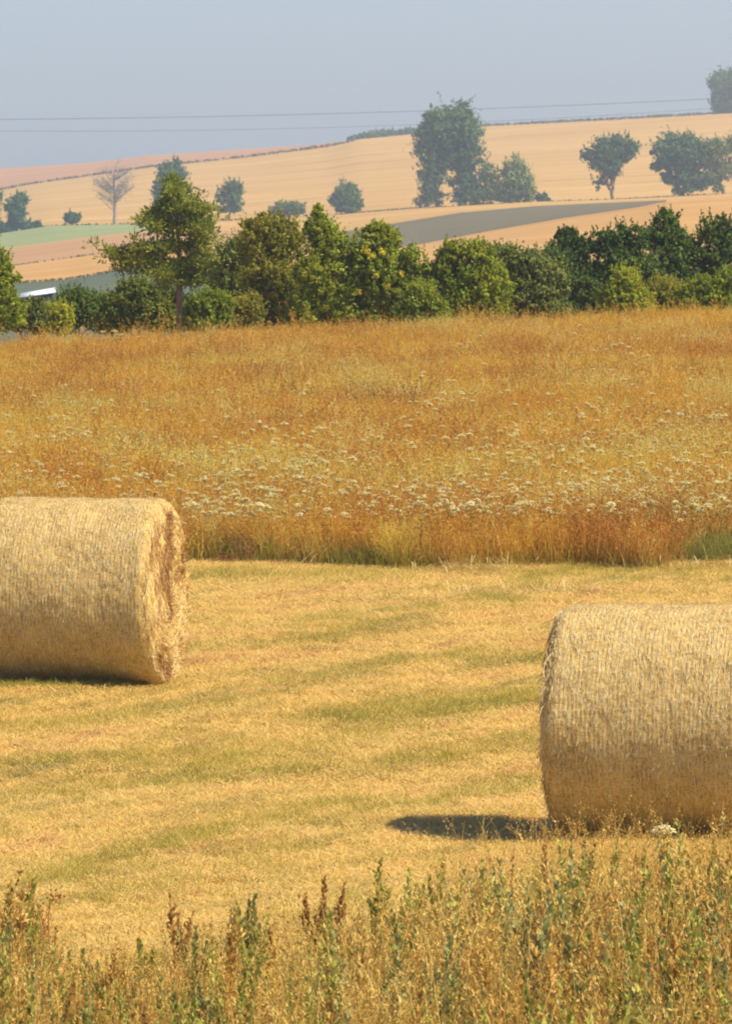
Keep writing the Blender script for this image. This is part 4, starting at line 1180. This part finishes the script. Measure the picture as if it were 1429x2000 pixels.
# ------------------------------------------------------------------ foreground weeds
M['fg_dry'] = plant_mat('dry_weed', [(0.05, (0.34, 0.15, 0.03)), (0.3, (0.62, 0.33, 0.06)), (0.6, (0.78, 0.53, 0.12)), (0.9, (0.86, 0.68, 0.23))], base=(0.36, 0.31, 0.05), base_top=0.4, trans=0.3, nscale=1.2)
M['fg_green'] = plant_mat('green_weed', [(0.05, (0.15, 0.165, 0.03)), (0.35, (0.36, 0.36, 0.055)), (0.65, (0.60, 0.52, 0.10)), (0.95, (0.80, 0.64, 0.17))], trans=0.3, nscale=1.2)
M['fg_sage'] = plant_mat('sage_weed', [(0.1, (0.18, 0.19, 0.05)), (0.5, (0.38, 0.38, 0.11)), (0.9, (0.64, 0.58, 0.22))], trans=0.3, nscale=1.2)
M['fg_brown'] = plant_mat('brown_weed', [(0.1, (0.20, 0.085, 0.02)), (0.5, (0.44, 0.21, 0.045)), (0.9, (0.68, 0.42, 0.11))], trans=0.25, nscale=1.2)

def hero(name, label, px, ytop, D, seed, kind, n_st=3, nl=170, cat='plant', group=None, ls=0.018, lean=.18):
    X = (px - 714.5) / F * D; z = float(gz(X, D)); H = zat(ytop, D) - z
    root = empty(name, (X, D, z - .01)); tag(root, label, cat, group)
    st, lf = mug_parts(H, n_st, nl, seed, lean, ls)
    obj('stem', mesh_np('stem', st[0], st[1], st[2], M['fg_brown' if kind in ('brown', 'dark') else 'fg_green']), root)
    obj('leaves', mesh_np('leaves', lf[0], lf[1], lf[2], M[{'green': 'fg_green', 'sage': 'fg_sage', 'brown': 'fg_brown', 'dark': 'fg_green', 'dry': 'fg_dry'}[kind]]), root)
    return root
HER = [
 (745, 1678, 38.2, 'green', 'tall grey green weed left of centre, its top against the sandy field'),
 (790, 1735, 37.4, 'dark', 'shorter dark weed just right of the tall grey green one'),
 (870, 1672, 38.6, 'dark', 'dark slim weed standing below the left end of the bale shadow'),
 (612, 1705, 38.0, 'brown', 'brown spiky weed with a dark tip near the middle of the foreground'),
 (660, 1725, 37.8, 'brown', 'brown weed just right of the spiky dark tipped one'),
 (482, 1742, 37.6, 'sage', 'leaning grey green weed in the left half of the foreground'),
 (345, 1745, 37.5, 'brown', 'thin dark weed in the left foreground gap'),
 (185, 1850, 36.4, 'sage', 'short pale green weed right of the brown clump'),
 (470, 1860, 36.2, 'sage', 'low silvery weed at the bottom left of centre'),
 (530, 1880, 36.0, 'sage', 'wide silvery weed at the bottom, right of the low silvery one'),
 (930, 1700, 38.3, 'green', 'green weed right of the dark slim weed'),
 (960, 1760, 37.6, 'green', 'fresh green weed in the middle right foreground'),
 (1070, 1650, 39.2, 'brown', 'brown weed rising in front of the left foot of the right bale'),
 (1150, 1660, 38.8, 'green', 'green weed in front of the right bale, left of the white umbels'),
 (1185, 1690, 38.3, 'green', 'vivid green weed in front of the right bale'),
 (1200, 1640, 39.4, 'dark', 'dark slim weed just left of the white umbels'),
 (1375, 1650, 38.9, 'dark', 'dark weed right of the white umbels'),
 (1350, 1720, 38.0, 'green', 'green weed below and right of the white umbels'),
 (1420, 1690, 38.4, 'dry', 'dry straw coloured weed at the right edge'),
 (1380, 1900, 36.0, 'sage', 'silvery weed in the bottom right corner'),
 (1290, 1800, 37.0, 'brown', 'brown weed in the lower right foreground'),
 (290, 1830, 36.8, 'dark', 'dark low weed in the lower left foreground'),
 (30, 1880, 36.2, 'green', 'green weed in the bottom left corner'),
]
for k, (px, yt, D, kind, lab) in enumerate(HER):
    hero({'green': 'green_weed', 'sage': 'silver_weed', 'brown': 'brown_weed', 'dark': 'dark_weed', 'dry': 'dry_weed'}[kind], lab, px, yt, D, 200 + k, kind, n_st=4 if kind != 'sage' else 6, nl=130 if kind == 'brown' else 170)

# curved brown dry stalk and brown clump at the left
def arc_weed():
    D = 37.6; px = 100; X = (px - 714.5) / F * D; z = float(gz(X, D))
    root = empty('dry_stalk', (X, D, z - .01)); tag(root, 'tall brown stalk curving left at its nodding top', 'stalk')
    m = D / F; H = zat(1750, D) - z
    P = np.array([[0, 0, 0], [-.01, 0, H * .4], [-.018, 0, H * .75], [-.01, .01, H * .95], [.02, .02, H * 1.02], [.06, .03, H * 1.03]])
    v, f, a = tube(P, [.005, .0045, .004, .0035, .003, .002], 5); obj('stem', mesh_np('stem', v, f, a, M['fg_brown'], True), root)
    c = P[-2] + rs.randn(40, 3) * .02; v, f, a = leaves(c, randdir(40), .012, .5); obj('seed_head', mesh_np('seed_head', v, f, a, M['fg_brown']), root)
arc_weed()
for k, (px, yt, D) in enumerate([(15, 1690, 38.4), (40, 1700, 38.1), (65, 1710, 38.2), (85, 1725, 37.9), (5, 1740, 37.6), (55, 1745, 37.7)]):
    X = (px - 714.5) / F * D; z = float(gz(X, D)); H = zat(yt, D) - z
    r = np.random.RandomState(300 + k)
    root = empty('dock_plant', (X, D, z - .01)); tag(root, ['rust brown dock second from the left in the left edge clump', 'tall dock in the middle of the rust brown left edge clump', 'rust brown dock second from the right in the left edge clump', 'rust brown dock at the right end of the left edge clump', 'lower rust brown dock right at the left edge of the picture', 'lower dock in front of the middle of the left edge clump'][k], 'plant', 'rust brown docks at the lower left edge')
    g, P = grass_tuft(5, .03, H * .75, H, .003, .15, K=6, r=r)
    obj('stem', mesh_np('stem', g[0], g[1], g[2], M['fg_dry']), root)
    pn = panicles(P, H, 60, .010, .016, H * .45, r, -.05); obj('seed_head', mesh_np('seed_head', pn[0], pn[1], pn[2], M['fg_brown' if k % 2 else 'fg_dry']), root)

# the two near white umbels
def near_umbel(px, py, D, R0, label, n, seed):
    X = (px - 714.5) / F * D; z = float(gz(X, D)); H = zat(py, D) - z
    root = empty('wild_carrot', (X, D, z - .005)); tag(root, label, 'flower')
    fl, st = umbel_parts(R0, n, seed, H, .62)
    obj('umbel', mesh_np('umbel', fl[0], fl[1], fl[2], M['flower']), root)
    obj('stem', mesh_np('stem', st[0], st[1], st[2], M['fstem']), root)
near_umbel(1297, 1618, 39.6, 0.068, 'large white umbel flower against the dark foot of the right bale', 210, 1)
near_umbel(1318, 1662, 39.2, 0.060, 'pale greenish umbel flower just below the large white one', 60, 2)
near_umbel(1290, 1668, 38.9, 0.022, 'narrow closed umbel left of the pale greenish one', 40, 3)

# foreground mass
FGP = []
for i in range(5):   # dry grasses with seed heads
    g, P = grass_tuft(20, .07, .34, .80, .0032, .26, K=6)
    FGP.append(proto('fg', [g, panicles(P, .8, 7, .013, .007, .14)], M['fg_dry']))
for i in range(3):   # green leafy weeds
    st, lf = mug_parts(.66, 3, 110, 400 + i, ls=.022); FGP.append(proto('fg', [st, lf], M['fg_green']))
for i in range(2):
    st, lf = mug_parts(.62, 5, 130, 420 + i, ls=.020); FGP.append(proto('fg', [st, lf], M['fg_sage']))
for i in range(3):   # rusty dry weeds
    st, lf = mug_parts(.66, 3, 110, 440 + i, ls=.018); FGP.append(proto('fg', [st, lf], M['fg_dry']))
for i in range(2):
    st, lf = mug_parts(.62, 2, 100, 460 + i, ls=.013); FGP.append(proto('fg', [st, lf], M['fg_brown']))
for i in range(3):   # low green and dry undergrowth
    g, P = grass_tuft(50, .09, .12, .46, .0036, .4, K=4); FGP.append(proto('fg', [g], M['fg_green' if i < 1 else 'fg_dry']))
NP_ = len(FGP)
# far limit of the weed band, by photo column: weeds end at depth edge(px)
def wedge(px):
    return np.interp(px, [-300, 0, 90, 130, 250, 420, 560, 700, 860, 1000, 1100, 1429, 1800],
                         [38.3, 38.3, 38.0, 36.2, 36.2, 36.7, 37.4, 37.7, 38.4, 39.4, 39.9, 40.0, 40.0])
X, Y = fan_points(8200, 29, 40.8, 2.6)
px_ = X / Y * F + 714.5
keep = (Y < wedge(px_) + 1.5 * (vnoise(np.stack([X, X * 0, X * 0], -1), 2.0, 61, 2) - .5)) & (rs.rand(n_ := len(X)) < .45 + .55 * ss(-.2, 1.6, wedge(px_) - Y))
X, Y, px_ = X[keep], Y[keep], px_[keep]; n = len(X)
kn = vnoise(np.stack([X, Y, X * 0], -1), 1.4, 71, 2)
w = np.zeros((n, NP_))
w[:, 0:5] = 1.8; w[:, 5:8] = (0.35 + 1.7 * ss(.42, .62, kn))[:, None]; w[:, 8:10] = (.35 + 1.8 * ss(.5, .7, 1 - kn))[:, None]
w[:, 10:13] = .8; w[:, 13:15] = (.5 + 3.5 * (1 - ss(110, 170, px_)))[:, None]; w[:, 15:18] = 1.6
cw = np.cumsum(w, 1); u = rs.rand(n) * cw[:, -1]; idx = (cw < u[:, None]).sum(1)
dist = wedge(px_) - Y
sc = (0.45 + .75 * rs.rand(n) ** 1.5 + .25 * (vnoise(np.stack([X, Y, X * 0], -1), 2.2, 66) - .5)) * (0.62 + .38 * ss(0, 1.5, dist)) * np.interp(px_, [0, 120, 300, 700, 1429], [.95, .7, .7, .9, 1.0])
scatter('weed_bank', 'thick bank of dry grasses and green weeds across the foreground', FGP, np.stack([X, Y, gz(X, Y) - .01], -1), rs.rand(n) * 6.28, sc, idx, tilt=rs.randn(n, 2) * .09)

# thin reddish stalks standing before the foot of the right bale and its shadow
TG = []
for i in range(3):
    g, P = grass_tuft(7, .07, .25, .5, .0016, .45, K=6)
    TG.append(proto('tg', [g, panicles(P, .5, 12, .007, .008, .14)], M['fg_dry']))
n = 620; pxx = rs.uniform(840, 1500, n); Y = rs.uniform(39.6, 44.5, n); X = (pxx - 714.5) / F * Y
keep = (pxx > 1040) | (rs.rand(n) < .22); X, Y = X[keep], Y[keep]; n = len(X)
scatter('thin_grass', 'sparse reddish grass stalks before the foot of the right bale', TG, np.stack([X, Y, gz(X, Y) - .01], -1), rs.rand(n) * 6.28, rs.uniform(.5, 1.0, n), rs.randint(0, 3, n), tilt=rs.randn(n, 2) * .1)

for o in bpy.data.objects:
    if o.parent is not None and o.name.split('.')[0] in ('seed_head', 'stem', 'leaves', 'branches', 'umbel') and o.type == 'MESH':
        o['kind'] = 'stuff'
